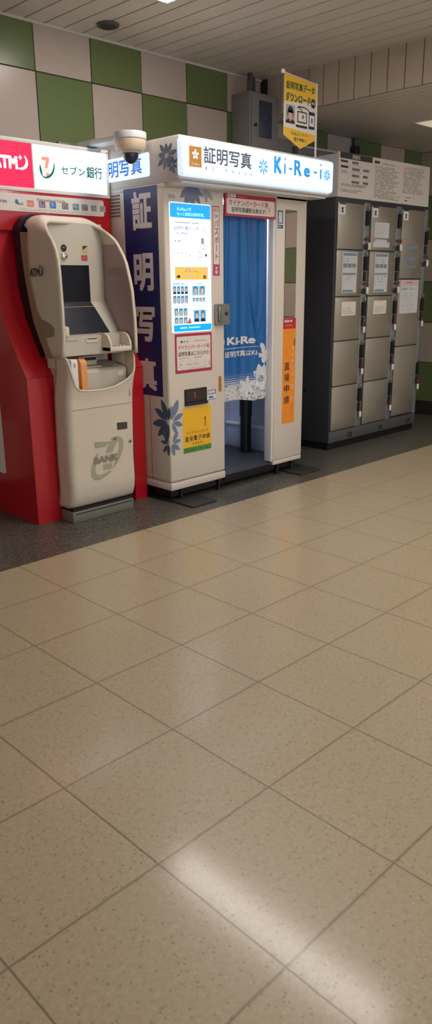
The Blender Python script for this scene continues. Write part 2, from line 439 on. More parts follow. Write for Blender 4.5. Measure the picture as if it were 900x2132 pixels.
for i, (a, b, c, d) in enumerate(STRIPS):
    lab = ['flush white ceiling strip light above the red cash machine, topmost thing in the photo'][0] if i == 0 else 'white ceiling strip light outside the frame, %s' % ['', 'behind the viewer over the concourse', 'far left beside the tiled wall'][i]
    t = thing('ceiling_light', ((a+b)/2, (c+d)/2, CZ), lab, 'light', 'recessed strip lights in the high ceiling')
    M().box(a, b, c, d, CZ-.006, CZ-.001, 'lamp').build('diffuser', t)
    f = M()
    for q in ((a-.012, a, c-.012, d+.012), (b, b+.012, c-.012, d+.012), (a, b, c-.012, c), (a, b, d, d+.012)):
        f.box(*q, CZ-.009, CZ-.0005, 'white_rim')
    f.build('frame', t)
t = thing('ceiling_light', (4.05, -.45, LZ), 'strip light in the low ceiling above the lockers, at the right edge', 'light')
M().box(3.92, 4.2, -1.28, .33, LZ-.006, LZ-.001, 'lamp_low').build('diffuser', t)
f = M()
for q in ((3.908, 3.92, -1.29, .342), (4.2, 4.212, -1.29, .342), (3.92, 4.2, -1.292, -1.28), (3.92, 4.2, .33, .342)): f.box(*q, LZ-.009, LZ-.0005, 'white_rim')
f.build('frame', t)

t = thing('ceiling_light', (4.06, -3.2, LZ), 'unseen strip light added to light the locker fronts, low ceiling outside the frame', 'light')  # added lamp, unseen; brightens the locker fronts
M().box(3.92, 4.2, -4.6, -1.6, LZ-.006, LZ-.001, 'lamp').build('diffuser', t)
t = thing('ceiling_speaker', (1.333, .81, CZ), 'small round dark disc fixture on the plank ceiling near the wall', 'ceiling speaker')
M().lathe(1.333, .81, [(.06, CZ-.001), (.066, CZ-.004), (.064, CZ-.012), (.052, CZ-.014)], 'conduit').build('rim', t)
M().lathe(1.333, .81, [(.05, CZ-.0145), (.045, CZ-.02), (.02, CZ-.022)], 'dark').build('grille', t)

# electrical cabinet on the wall, conduits, duct
cx0, cx1, cy0 = 2.614, 3.25, .876
t = thing('electrical_cabinet', (2.93, WY-.01, 2.1), 'grey metal cabinet on the tiled wall behind the yellow pennant', 'cabinet')
M().box(cx0, 2.925, cy0, WY-.012, 2.1, 2.635, 'cabinet', .006).build('body', t)
M().box(2.63, 2.92, cy0-.008, cy0, 2.12, 2.62, 'cabinet', .003).build('door', t, )
d = M(); d.box(2.705, 2.842, cy0-.013, cy0-.008, 2.345, 2.585, 'cab_glass', .002)
d.quad(front(cy0-.0132), 2.768, 2.772, 2.47, 2.49, 0, 'txt_pale'); d.build('window_panel', t, 'dark blue window panel')
k = M(); k.lathe(0, 0, [(.011, 0), (.011, .012), (.006, .014)], 'dark')
for v in k.v: v.xyz = (2.665+v.x, cy0-.008-v.z, 2.42+v.y)
k.build('latch', t)
M().box(2.935, 3.16, .93, WY-.012, 2.08, 2.38, 'cabinet', .005).build('side_box', t)
o = M().tube([(2.67, .93, 2.64), (2.67, .93, 2.70), (2.72, .97, 2.774)], .018, 'conduit').build('conduit'); tag(o, 'bent dark pipe rising from the cabinet top to the ceiling', 'pipe')
for x in (2.80, 2.83):
    o = M().tube([(x, 1.03, 2.637), (x, 1.03, 2.774)], .009, 'conduit').build('conduit')
    tag(o, ('left' if x < 2.82 else 'right')+' one of two thin straight conduits above the cabinet', 'pipe', 'thin straight conduits above the cabinet')
t = thing('wall_duct', (3.6, WY-.01, 2.24), 'grey horizontal cable duct on the wall between pennant and lockers', 'cable duct')
M().box(3.265, 4.06, .96, WY-.012, 2.27, 2.36, 'cabinet', .006).build('trunking', t)
M().box(3.265, 4.06, .95, .96, 2.352, 2.366, 'header', .002).build('lid_edge', t)
M().tube([(4.12, 1.03, 1.9), (4.12, 1.03, 2.519)], .022, 'conduit').build('riser_pipe', t)
M().box(4.085, 4.155, 1.0, WY-.012, 2.36, 2.45, 'dark', .004).build('junction_box', t)

# security camera on its arm
t = thing('security_camera', (1.15, .42, 2.13), 'cream dome security camera on a white arm above the bank sign', 'security camera')
M().box(1.105, 1.195, .42, 1.053, 2.100, 2.132, 'arm', .006).build('arm', t, 'white box arm')
M().box(1.09, 1.21, 1.035, 1.057, 2.097, 2.16, 'cabinet', .004).build('wall_plate', t)
M().lathe(1.15, .42, [(.088, 2.132), (.09, 2.128), (.09, 2.098), (.084, 2.094)], 'arm').build('cap', t)
M().lathe(1.15, .42, [(.084, 2.094), (.088, 2.09), (.087, 2.055), (.075, 2.038), (.06, 2.034)], 'cam_cream').build('housing', t)
M().lathe(1.15, .42, [(.062, 2.035), (.06, 2.028), (.046, 2.026)], 'arm').build('collar', t)
M().lathe(1.15, .42, [(.044, 2.03)]+[(.044*math.cos(a), 2.018-.044*math.sin(a)) for a in [math.radians(q) for q in range(0, 90, 12)]]+[(.002, 1.974)], 'cam_dome').build('dome', t, 'smoked dark dome')

# ---------------------------------------------------------------- red kiosk
t = thing('atm_kiosk', (.84, .78, 0), 'red kiosk surround with a lit bank sign, framing the cream cash machine', 'kiosk')
prof = [(.505, 0), (.505, .84), (.572, .935), (.70, 1.14), (.752, 1.3), (.78, 1.5), (.785, 1.65), (1.03, 1.65), (1.03, 0)]
def side_col(x0, x1, name, inner):
    k = M(); pl = Pl((0, 0, 0), (0, 1, 0), (0, 0, 1), (1, 0, 0))
    k.prism(pl, prof, x0, x1, 'red')
    b = k
    k.box(x0-.0006, x1+.0006, .5042, .52, .838, .842, 'red_dark')
    return k
c = side_col(.43, .60, 'column', 0).build('side_column', t)
pc = M(); pl = left(.43); pc.prism(pl, rr(-1.02, -.828, .25, .74, .02), .0005, .0015, 'paper')
pc.lines(pl, -1.0, -.85, .27, .34, 3, .002, 'txt_pale', .8, .3); pc.lines(pl, -1.0, -.86, .4, .7, 8, .002, 'txt_mid', .7, .3)
pc.build('notice', c, 'cream notice sheet on the side')
c2 = side_col(1.15, 1.245, 'column', 0)
c2.slab(front(.5048), 1.165, 1.222, .18, .30, 0, .001, 'red', .003)
c2.build('side_column', t)
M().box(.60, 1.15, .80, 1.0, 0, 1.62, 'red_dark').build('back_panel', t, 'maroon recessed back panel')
hp = M(); hp.box(.36, 1.243, .757, 1.03, 1.62, 1.83, 'red', .003)
hp.build('upper_panel', t)
# curved lining around machine
k = M()
def lining(u, v):
    # band following the inner edge of the columns, an inverted U
    pts = [(.602, .5), (.602, 1.45), (.65, 1.62), (.74, 1.70), (.84, 1.712), (.96, 1.70), (1.06, 1.62), (1.10, 1.45), (1.148, .9), (1.148, .5)]
    n = len(pts)-1; q = u*n; i = min(int(q), n-1); f = q-i
    x = pts[i][0]*(1-f)+pts[i+1][0]*f; z = pts[i][1]*(1-f)+pts[i+1][1]*f
    return Vector((x, .745+v*.02, z))
hb = M(); hb.box(.36, 1.245, .752, 1.03, 1.826, 1.846, 'white_rim', .002).box(.36, 1.245, .752, 1.03, 2.072, 2.092, 'white_rim', .002)
hb.box(1.228, 1.245, .752, 1.03, 1.84, 2.08, 'white_rim', .002).box(.36, 1.24, .79, 1.03, 1.84, 2.08, 'white_rim').box(.722, .730, .7535, .79, 1.842, 2.076, 'white_rim')
hd = hb.build('sign_box', t, 'white framed sign box')
k = M(); k.box(.36, .722, .758, .79, 1.846, 2.072, 'sign_red')
F = front(.758)
k.text(F, 'ATM', .478, .632, 1.935, 2.0, .0008, 'sign_redtxt', .05)
k.quad(F, .640, .662, 1.993, 1.999, .001, 'sign_redtxt').quad(F, .648, .654, 1.985, 2.008, .001, 'sign_redtxt')
k.ring(F, .655, 1.975, .042, .04, .016, .0009, 'sign_redtxt', -125, 60, 0, 20, True)
k.build('red_sign_face', hd, 'red lit panel lettered ATM in white')
k = M(); k.box(.731, 1.228, .758, .79, 1.846, 2.072, 'sign_white')
# bank mark
k.quad(F, .785, .835, 1.995, 2.015, .0008, 'txt_orange')
k.flat(F, [(.812, 1.995), (.835, 1.995), (.82, 1.955), (.80, 1.955)], .0009, 'txt_orange')
k.flat(F, [(.806, 1.935), (.83, 1.935), (.832, 1.912), (.808, 1.912)], .0009, 'txt_orange')
k.ring(F, .818, 1.962, .048, .062, .014, .001, 'txt_green', -110, 60, -.5, 24, True)
k.ring(F, .818, 1.962, .048, .06, .016, .0011, 'txt_green', 190, 265, -.5, 18, True)
k.text(F, 'BANK', .79, .835, 1.94, 1.952, .0012, 'txt_lgrey', .03)
k.text(F, 'セブン', .908, 1.075, 1.936, 1.982, .0008, 'txt_green', .018)
k.text(F, '銀行', 1.085, 1.198, 1.928, 1.992, .0008, 'txt_green', .02)
k.build('white_sign_face', hd, 'bright white lit panel with bank name')
k = M(); F = front(.756); k.slab(F, .40, 1.195, 1.722, 1.812, 0, .002, 'paper', .012)
k.text(F, 'International Cards', .735, .922, 1.782, 1.797, .0024, 'txt_mid', .012)
lg = [(.50, 'txt_mid'), (.615, 'card_bl'), (.67, 'card_or'), (.745, 'card_rb'), (.815, 'card_bl'), (.898, 'txt_mid'), (.972, 'card_te'), (1.035, 'txt_mid'), (1.10, 'txt_pale'), (1.165, 'txt_pale')]
for i, (x, c) in enumerate(lg):
    if i == 0: k.text(F, 'erse', .49, .545, 1.76, 1.775, .0024, 'txt_mid', .02); continue
    if i == 1:
        k.disc(F, .605, 1.77, .011, .013, .0024, 'card_bl'); k.text(F, 'BLUE', .612, .645, 1.755, 1.767, .0026, 'txt_mid', .02); continue
    k.slab(F, x, x+.042, 1.748, 1.782, .002, .0024, c, .003)
    k.lines(F, x+.005, x+.037, 1.752, 1.778, 3, .0027, 'paper' if i not in (8, 9) else 'txt_mid', .7, .4, .008)
k.lines(F, .62, 1.15, 1.727, 1.741, 2, .0024, 'txt_pale', .8, .4)
k.build('card_strip', t, 'cream strip of payment card marks')
# black strips paint the dark of the gap along inner edge of left column
k = M()
edge = [(.52, 0.02), (.52, .6), (.535, .84), (.59, .95), (.70, 1.12), (.76, 1.3), (.785, 1.5), (.79, 1.62)]
for i in range(len(edge)-1):
    (ya, za), (yb, zb) = edge[i], edge[i+1]
    k.add([(.6005, ya, za), (.6025, ya, za), (.6025, yb, zb), (.6005, yb, zb), (.6005, ya+.05, za), (.6025, ya+.05, za), (.6025, yb+.05, zb), (.6005, yb+.05, zb)], [(0, 1, 2, 3), (1, 5, 6, 2), (4, 5, 6, 7), (0, 4, 7, 3)], 'black')
k.build('gap_dark_strip', t)

# ---------------------------------------------------------------- cash machine
t = thing('cash_machine', (.81, .5, 0), 'cream moulded cash machine with dark screen, set in the red kiosk', 'cash machine')
k = M(); k.box(.584, 1.03, .378, .50, 0, .066, 'plinth', .004); k.box(.592, 1.022, .384, .50, .066, .085, 'black')
k.box(.60, 1.02, .3775, .3785, .048, .054, 'dark').build('plinth', t, 'grey base plinth')
M().box(.606, 1.035, .42, .74, .08, .70, 'red_dark').box(.598, .606, .47, .495, .115, .175, 'paper').build('chassis', t, 'maroon inner chassis')
ZT = [(.585, .945), (.592, .90), (.604, .84), (.625, .79), (.66, .768), (.72, .76), (.83, .757), (.90, .768), (.955, .787), (1.0, .812), (1.025, .838), (1.036, .88), (1.04, .945)]
def interp(tb, x):
    if x <= tb[0][0]: return tb[0][1]
    for (a, b), (c, d) in zip(tb, tb[1:]):
        if x <= c: return b+(d-b)*(x-a)/(c-a)
    return tb[-1][1]
YF = [(.085, .40), (.10, .382), (.14, .366), (.2, .36), (.33, .364), (.55, .358), (.72, .35), (.78, .338), (.85, .317), (.95, .313)]
path = []   # x, dy(back from the front face)
for i in range(5): path.append((.585, .10*(1-i/5)+.035))
for i in range(7): a = math.radians(180+90*i/6); path.append((.62+.035*math.cos(a), .035+.035*math.sin(a)))
for i in range(1, 30): path.append((.62+(1.018-.62)*i/30, 0))
for i in range(6): a = math.radians(270+90*i/5); path.append((1.018+.022*math.cos(a), .022+.022*math.sin(a)))
for i in range(1, 5): path.append((1.04, .022+.14*i/4))
k = M()
def body(u, v):
    q = u*(len(path)-1); i = min(int(q), len(path)-2); f = q-i
    x = path[i][0]*(1-f)+path[i+1][0]*f; dy = path[i][1]*(1-f)+path[i+1][1]*f
    top = interp(ZT, x); z = .085+(top-.085)*v
    taper = 0
    return Vector((x, interp(YF, z)+dy, z))
k.grid(body, len(path)-1, 40, 'atm')
sh = k.build('front_shell', t, solid=.008, smooth=60)
# rim bead along scoop edge
k = M(); pts = []
for i in range(len(path)):
    v = body(i/(len(path)-1), 1); pts.append(v+Vector((0, -.002, 0)))
k.tube(pts, .0065, 'atm', 8); k.build('rim', t, smooth=60)
F = front(.356)
k = M()
sp_ = [Vector((x, interp(YF, z)-.0055, z)) for z in (.659, .6615) for x in (.60, .62, .8, 1.03)]
k.add(sp_, [(0, 1, 5, 4), (1, 2, 6, 5), (2, 3, 7, 6)], 'plinth')
k.build('panel_seam', sh)
# 7 bank mark
k = M(); q = 'grey_print'
F2 = Pl((0, .357, 0), (1, 0, 0), (0, 0, 1), (0, -1, 0)); n = 0
def on(u, v): return Vector((u, interp(YF, v)-.0058, v))
def put(pts): k.add([on(u, v) for u, v in pts], [tuple(range(len(pts)))], q)
put([(.748, .462), (.862, .448), (.862, .446), (.82, .424), (.752, .424)])
put([(.90, .475), (.905, .455), (.903, .43), (.885, .405), (.872, .385), (.825, .385), (.838, .415), (.862, .446)])
put([(.80, .318), (.868, .322), (.866, .285), (.802, .285)])
for a0, a1, ru, rv, w in ((-8, 142, .078, .152, .034), (186, 345, .078, .152, .034)):
    N_ = 30
    rot = -.80; cu, cv = .835, .354
    vs = []
    for i in range(N_+1):
        tt = i/N_; a = math.radians(a0+(a1-a0)*tt); ww = w*math.sin(math.pi*tt)**.6+.001
        for e in (0, 1):
            x = (ru-e*ww)*math.cos(a); y = (rv+.0-e*ww)*math.sin(a)
            vs.append(on(cu+x*math.cos(rot)-y*math.sin(rot), cv+(x*math.sin(rot)+y*math.cos(rot))))
    k.add(vs, [(2*i, 2*i+1, 2*i+3, 2*i+2) for i in range(N_)], q)
k.build('bank_logo', sh, 'grey 7 BANK logo')
k = M(); k.text(None, 'BANK', .738, .912, .33, .372, 0, 'bankt', .05, fn=lambda u, v: on(u, v)+Vector((0, -.0012, 0)))
k.build('bank_lettering', sh)
k = M()
k.add([on(.913, .553), on(.988, .549), on(.988, .508), on(.914, .51)], [(0, 1, 2, 3)], 'slot_dark')
for i in range(6): k.add([on(.917+.0, .513+i*.006)+Vector((0, -.001, 0)), on(.985, .511+i*.006)+Vector((0, -.001, 0)), on(.985, .5125+i*.006)+Vector((0, -.001, 0)), on(.917, .5145+i*.006)+Vector((0, -.001, 0))], [(0, 1, 2, 3)], 'txt_mid')
k.build('grille_badge', sh, 'small dark grille badge')
k = M(); k.lathe(0, 0, [(.011, 0), (.011, .004), (.006, .006)], 'steel')
for v in k.v: v.xyz = (1.005+v.x, .359-v.z, .43+v.y)
k.box(1.0, 1.01, .352, .354, .428, .432, 'black'); k.build('lock', sh)
M().box(1.008, 1.013, .338, .345, .70, .755, 'atm_in', .002).build('release_slot', sh)
# side tabs at the rim
M().box(.583, .592, .40, .53, .885, .943, 'atm', .003).build('shoulder_tab', t)
M().box(1.03, 1.038, .42, .53, .885, .943, 'atm', .003).build('shoulder_tab', t)
# counter inside the scoop
k = M(); pl = Pl((0, 0, 0), (0, 1, 0), (0, 0, 1), (1, 0, 0))
k.prism(pl, [(.388, .70), (.388, .855), (.398, .866), (.43, .874), (.60, .905), (.60, .70)], .60, 1.026, 'atm_in')
ct = k.build('counter', t)
M().box(.602, 1.034, .575, .62, .70, .955, 'atm_in').build('scoop_back', t)
def ctop(y): return .874+(y-.43)*.1824
k = M(); k.box(.775, .90, .50, .56, .885, .935, 'atm', .004).box(.782, .893, .4985, .51, .910, .928, 'black').build('cash_slot', ct, 'dark cash slot in a raised cream frame')
k = M()
for (a, b, ya, yb, c) in ((.76, .90, .43, .436, 'txt_mid'), (.76, .895, .47, .474, 'txt_mid')):
    k.add([(a, ya, ctop(ya)+.001), (b, ya, ctop(ya)+.001), (b, yb, ctop(yb)+.001), (a, yb, ctop(yb)+.001)], [(0, 1, 2, 3)], c)
k.add([(.89, .475, ctop(.475)+.0015), (.905, .475, ctop(.475)+.0015), (.955, .415, ctop(.42)+.0015), (.935, .415, ctop(.42)+.0015)], [(0, 1, 2, 3)], 'txt_mid')
k.box(.77, .89, .44, .468, ctop(.45)-.004, ctop(.46)+.002, 'atm', .002)
k.build('coin_tray', ct)
M().slab(front(.3875), .965, 1.005, .822, .85, 0, .001, 'paper', .002).build('sticker', ct)
# hook holder and orange block on left of counter
M().box(.618, .662, .348, .42, .775, .938, 'white_rim', .006).slab(front(.348), .632, .646, .895, .918, 0, .001, 'txt_pale', .003).build('note_holder', t, 'upright pale strip at the left of the scoop')
k = M(); arc = [(.36, .765)]+[(.36+.03*(1-math.cos(a)), .90+.035*math.sin(a)) for a in [math.radians(x) for x in (0, 20, 40, 60, 80, 90)]]+[(.48, .935), (.48, .765)]
k.prism(pl, arc, .690, .730, 'orange_pl').prism(pl, [(y+.022, z-.006) for y, z in arc], .667, .690, 'orange_pl')
k.box(.60, .68, .47, .53, .925, .952, 'orange_pl', .004)
k.build('cane_holder', t, 'orange curved holder block')
# hood
Zt = 1.655
hp_ = []
for i in range(13): hp_.append((.577, .95+(1.555-.95)*i/12))
for i in range(1, 9): a = math.radians(180-90*i/8); hp_.append((.677+.10*math.cos(a), 1.555+.10*math.sin(a)))
for i in range(1, 9): hp_.append((.677+(.93-.677)*i/8, 1.655))
for i in range(1, 11): a = math.radians(90-90*i/10); hp_.append((.93+.115*math.cos(a), 1.54+.115*math.sin(a)))
for i in range(1, 13): hp_.append((1.045, 1.54+(.95-1.54)*i/12))
nH = len(hp_)-1
YL = [(.95, .355), (1.05, .335), (1.2, .33), (1.43, .335), (1.5, .35), (1.56, .385), (1.62, .46), (1.66, .545)]
YR = [(.95, .305), (1.13, .305), (1.31, .322), (1.466, .37), (1.57, .455), (1.62, .52), (1.66, .60)]
def hood(off, yfun):
    def fn(u, v):
        q = u*nH; i = min(int(round(q)), nH); x, z = hp_[i]
        w = min(max((x-.65)/.32, 0), 1)
        yf = interp(YL, z)*(1-w)+interp(YR, z)*w
        if .677 <= x <= .93: yf = .545+(.60-.545)*w-.0
        yb = yfun(x, z)
        y = yf+(yb-yf)*v
        cx, cz = .81, 1.2
        d = off*(v if off > 0 else 1)
        return Vector((x+(d if x > .81 else -d)*(1 if abs(x-.81) > .2 else .4), y, z+.034*min(1, max(0, (z-1.53)/.1))*math.sin(min(1, v*1.6)*math.pi/2)))
    return fn
YBK = [(.95, .50), (1.0, .52), (1.15, .55), (1.183, .57), (1.285, .60), (1.37, .623), (1.5, .623), (1.63, .607)]
GRIP_SHADE = [(.555, 1.19), (.528, 1.153), (.441, 1.128), (.407, 1.104), (.411, 1.08), (.42, 1.063), (.49, 1.052), (.484, 1.024), (.46, .98), (.44, .952), (.505, .952), (.54, 1.03), (.555, 1.1)]
def ybk(x, z): return interp(YBK, z) if z < 1.6 else .66
k = M(); k.grid(hood(.005, ybk), nH, 10, 'atm'); hd = k.build('hood', t, solid=.016, smooth=50)
# inner face of right wing (tinted) 
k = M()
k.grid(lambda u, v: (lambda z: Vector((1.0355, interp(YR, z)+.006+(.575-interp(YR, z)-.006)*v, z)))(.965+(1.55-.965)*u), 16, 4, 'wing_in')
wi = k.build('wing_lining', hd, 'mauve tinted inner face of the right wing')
F = left(1.0355)
k = M(); vs, fs = glyphs('ATM', .03)
k.add([Vector((1.0345-q, .40+.125*a, 1.375+.05*b)) for a, b, q in vs], fs, 'atm_side')
k.ring(F, -.545, 1.405, .022, .026, .009, .001, 'atm_side', 60, 260, 0, 16, True)
k.build('wing_lettering', hd)
k = M(); F = left(.5625)
k.text(F, 'ATM', -.60, -.50, 1.375, 1.418, .0045, 'txt_black', .03)
k.ring(F, -.492, 1.408, .024, .03, .009, .0045, 'txt_black', -120, 60, 0, 16, True)
k.quad(F, -.502, -.484, 1.423, 1.427, .0046, 'txt_black').quad(F, -.495, -.491, 1.415, 1.435, .0046, 'txt_black')
k.build('wing_lettering', hd)
# darker body behind the hood; a taupe plate paints the shaded grip recess
k = M()
pr = [(.50, .945), (.52, 1.0), (.55, 1.15), (.57, 1.183), (.60, 1.285), (.62, 1.37), (.62, 1.60), (.684, 1.61), (.682, 1.5), (.666, 1.366), (.642, 1.25), (.614, 1.135), (.557, 1.023), (.513, .945)]
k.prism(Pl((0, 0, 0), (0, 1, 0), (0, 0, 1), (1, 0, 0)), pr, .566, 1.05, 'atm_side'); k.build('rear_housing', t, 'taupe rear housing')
k = M()
bandp = [(.56, .945), (.565, 1.023), (.622, 1.135), (.65, 1.25), (.672, 1.366), (.688, 1.5), (.69, 1.58), (.748, 1.58), (.745, 1.3), (.69, 1.14), (.572, .945)]
k.prism(Pl((0, 0, 0), (0, 1, 0), (0, 0, 1), (1, 0, 0)), bandp, .570, 1.046, 'black')
ar = [(x+(.012 if x > .81 else -.012), z+(.05 if z > 1.56 else .02)) for x, z in hp_ if z > 1.5]
k.prism(front(.69), ar, -.058, 0, 'black'); k.build('recess_dark_fill', t, 'black fill painting the dark gap around the hood')  # darkness of the open gap put into a solid black fill
k = M(); k.prism(Pl((0, 0, 0), (0, 1, 0), (0, 0, 1), (1, 0, 0)), GRIP_SHADE, .5625, .567, 'atm_side'); k.build('grip_shade_plate', t, 'taupe plate painting the shaded grip recess on the left wing')  # flat plate, the recess's shade is put into its taupe colour
# display panel
k = M(); pf = [(.575, 1.66), (.575, 1.235), (.552, 1.212), (.455, 1.062), (.41, 1.058), (.41, .95), (.62, .95), (.62, 1.66)]
k.prism(Pl((0, 0, 0), (0, 1, 0), (0, 0, 1), (1, 0, 0)), pf, .602, 1.034, 'atm_in'); dp = k.build('display_panel', t)
F = front(.5735); k = M(); k.slab(F, .655, .932, 1.236, 1.437, 0, .001, 'screen'); k.build('upper_screen', dp, 'dark upright screen')
k = M(); k.add([(.655, .5735, 1.235), (.932, .5735, 1.235), (.935, .5505, 1.211), (.655, .5505, 1.211)], [(0, 1, 2, 3)], 'black')
k.add([(.64, .549, 1.209), (.937, .549, 1.209), (.972, .4545, 1.064), (.64, .4545, 1.064)], [(0, 1, 2, 3)], 'screen2')
k.build('touch_screen', dp, 'dark sloping touch screen')
k = M(); F = front(.574)
k.disc(F, .770, 1.527, .019, .019, .001, 'black').disc(F, .770, 1.531, .006, .004, .0013, 'chrome')
k.build('camera_lens', dp, 'round black lens')
k = M(); k.lathe(0, 0, [(.017, 0), (.017, .012), (.008, .016)], 'chrome')
for v in k.v: v.xyz = (.768+v.x, .575-v.z, 1.485+v.y)
k.build('bell_mirror', dp, 'chrome round mirror')
k = M(); k.slab(F, .897, .932, 1.507, 1.542, 0, .001, 'gold').flat(F, [(.897, 1.542), (.932, 1.542), (.897, 1.518)], .0012, 'txt_black').build('sticker', dp, 'gold and black sticker')
k = M(); k.slab(F, .885, .926, 1.462, 1.492, 0, .001, 'brickred', .004).slab(F, .895, .915, 1.47, 1.484, .001, .0013, 'pink', .003).build('sticker', dp, 'brick red sticker')
k = M(); F = front(.41)
k.slab(F, .60, .868, .955, 1.058, .0, .018, 'atm_in', .003)
md = k.build('card_module', t)
k = M(); F = front(.392); k.quad(F, .60, .70, 1.033, 1.036, .0005, 'txt_mid').build('receipt_slot', md); k = M(); k.slab(F, .755, .835, 1.022, 1.045, 0, .004, 'atm', .005).quad(F, .762, .828, 1.038, 1.043, .005, 'black').build('card_slot', md, 'dark card slot')
M().box(.607, .64, .37, .41, 1.055, 1.115, 'atm', .012, 3).build('contact_sensor', t, 'white rounded block beside the screen')
# keypad tray
k = M(); plx = Pl((0, 0, 0), (0, 1, 0), (0, 0, 1), (1, 0, 0))
sidep = [(.44, .972), (.325, .968), (.318, .985), (.322, 1.02), (.345, 1.055), (.375, 1.068), (.44, 1.068)]
k.prism(plx, sidep, .868, .88, 'atm').prism(plx, sidep, 1.008, 1.02, 'atm')
k.box(.868, 1.02, .318, .44, .966, .992, 'atm', .004).box(.88, 1.008, .43, .45, .98, 1.064, 'atm_in')
kp = k.build('keypad_tray', t)
k = M()
for i in range(4):
    for j in range(3): M().box(.895+i*.027, .914+i*.027, .345+j*.026, .362+j*.026, .992, .999, 'txt_pale', .002).build('key', kp)
k.box(.91, .97, .428, .431, 1.035, 1.045, 'black')
k.build('card_reader_slit', kp)

# ---------------------------------------------------------------- photo booth
BX0, BX1, BY, BB = 1.25, 2.53, .267, .082
t = thing('photo_booth', (1.9, .6, 0), 'white self-service ID photo booth with a lit header and blue side lettering', 'photo booth')
k = M()
k.box(BX0, 1.733, BY, .98, .135, 1.868, 'white_paint', .014, 3)
lm = k.build('left_cabinet', t, 'white cabinet housing the camera unit')
M().box(BX0+.001, 1.733, BY+.001, .98, BB, .131, 'white_paint', .006).build('kick_strip', t)
k = M(); k.box(2.217, BX1, BY, .31, .115, 1.868, 'white_paint', .004); rp = k.build('right_panel', t)
M().box(2.219, BX1, BY+.001, .30, BB, .112, 'white_paint', .003).build('kick_strip', t)
M().box(2.50, BX1, .31, .98, .115, 1.868, 'white_paint').build('outer_side_panel', t)
M().box(2.195, 2.219, .272, .335, .11, 1.85, 'white_rim', .004).build('door_jamb', t)
M().box(1.733, 2.50, .96, .98, .10, 1.868, 'inner').build('inner_back_wall', t)
k = M(); k.box(2.485, 2.50, .312, .96, .10, 1.86, 'inner').box(2.44, 2.485, .335, .96, .10, .275, 'inner', .004).box(2.432, 2.486, .33, .96, .272, .288, 'white_rim', .003)
k.box(2.478, 2.486, .36, .62, .33, .56, 'inner', .003)
k.build('inner_side_wall', t, 'pale blue lined inner wall with a ledge')
k = M(); k.box(1.735, 2.50, .285, .96, .085, .10, 'inner_floor', .003).box(1.74, 2.21, .281, .30, .06, .085, 'black').build('inner_floor', t, 'dark inner floor')
M().box(1.28, 2.50, .31, .96, .03, .08, 'black').build('chassis', t, 'black underframe')
for x in (1.36, 1.70, 2.30, 2.46):
    M().lathe(x, .30, [(.02, .0), (.02, .012), (.008, .014), (.008, .085)], 'dark').build('levelling_foot', t)
M().box(1.78, 2.15, .55, .75, 1.845, 1.85, 'inner_lamp').build('interior_lamp', t)
M().box(1.25, 2.53, .267, .98, 1.852, 1.872, 'white_paint').build('roof', t)
for (xa, xb, nm) in ((1.275, 1.49, 0), (2.37, 2.60, 1)):
    M().box(xa, xb, .105 if nm == 0 else .135, .42, .0005, .012, 'rubber', .004).build('foot_plate', t, 'dark stabiliser plate on the floor')
# header
k = M(); k.box(BX0, 2.585, .13, .98, 1.872, 2.10, 'header', .006, 2)
hd = k.build('header', t, 'pale header box')
M().box(1.27, 2.56, .135, .26, 1.862, 1.872, 'white_rim').build('underside_panel', hd)
k = M()
# lightbox with bulging edge
b = bmesh.new(); bmesh.ops.create_cube(b, size=1)
for v in b.verts: v.co = Vector((1.893+v.co.x*1.33, .10+v.co.y*.06, 1.984+v.co.z*.19))
bmesh.ops.bevel(b, geom=[e for e in b.edges], offset=.022, segments=4, profile=.6, affect='EDGES')
k.bm(b, 'lit_box'); lb = k.build('lightbox', hd, 'glowing white front lightbox', smooth=50)
k = M(); k.box(1.226, 2.56, .105, .131, 1.877, 1.892, 'header', .004).build('lightbox_lip', hd)
F = front(.07); k = M()
k.slab(F, 1.266, 1.362, 1.935, 2.04, .0003, .001, 'txt_orange')
k.slab(F, 1.27, 1.358, 1.938, 2.037, .001, .0012, 'brown_p')
k.flower(F, 1.314, 1.998, .026, .0014, 'lit_box', 5, .24, math.pi/2).text(F, 'Ki-Re-i', 1.285, 1.345, 1.945, 1.957, .0016, 'paper', .02)
k.build('header_emblem', lb, 'small orange flower emblem')
k = M(); k.text(F, '証明写真', 1.376, 1.762, 1.962, 2.048, .0006, 'txt_grey', .022)
for i, ch in enumerate('ID Photo'):
    if ch != ' ': k.text(F, ch, 1.392+i*.052, 1.392+i*.052+(.013 if ch != 'I' else .008), 1.93, 1.946 if ch in 'IDPh' else 1.941, .0006, 'txt_mid', .02)
k.build('header_lettering', lb)
k = M(); k.flower(F, 1.865, 1.987, .046, .0006, 'txt_blue', 8, .13, .1, .15).disc(F, 1.865, 1.987, .011, .011, .002, 'txt_lblue')
k.build('header_flower', lb, smooth=0); k = M(); k.flower(F, 2.482, 1.992, .037, .0006, 'txt_blue', 8, .13, .3, .15).disc(F, 2.482, 1.992, .009, .009, .002, 'txt_lblue').build('header_flower', lb, smooth=0); k = M()
M().text(F, 'K', 1.962, 2.035, 1.962, 2.056, .0006, 'txt_blue', .045).build('logo_letter', lb, smooth=0)
for x, z in ((2.055, 1.972), (2.41, 1.972)):
    M().slab(F, x, x+.014, z-.008, z+.05, .0003, .0006, 'txt_blue', .002).disc(F, x+.007, z+.075, .0085, .0085, .0007, 'txt_pink').build('logo_letter', lb, smooth=0)
for x in (2.10, 2.345): M().slab(F, x, x+.032, 1.993, 2.004, .0003, .0006, 'txt_blue', .004).build('logo_dash', lb, smooth=0)
M().text(F, 'R', 2.15, 2.225, 1.965, 2.052, .0006, 'txt_blue', .03).build('logo_letter', lb, smooth=0)
M().text(F, 'e', 2.245, 2.305, 1.965, 2.018, .0006, 'txt_blue', .035).build('logo_letter', lb, smooth=0)
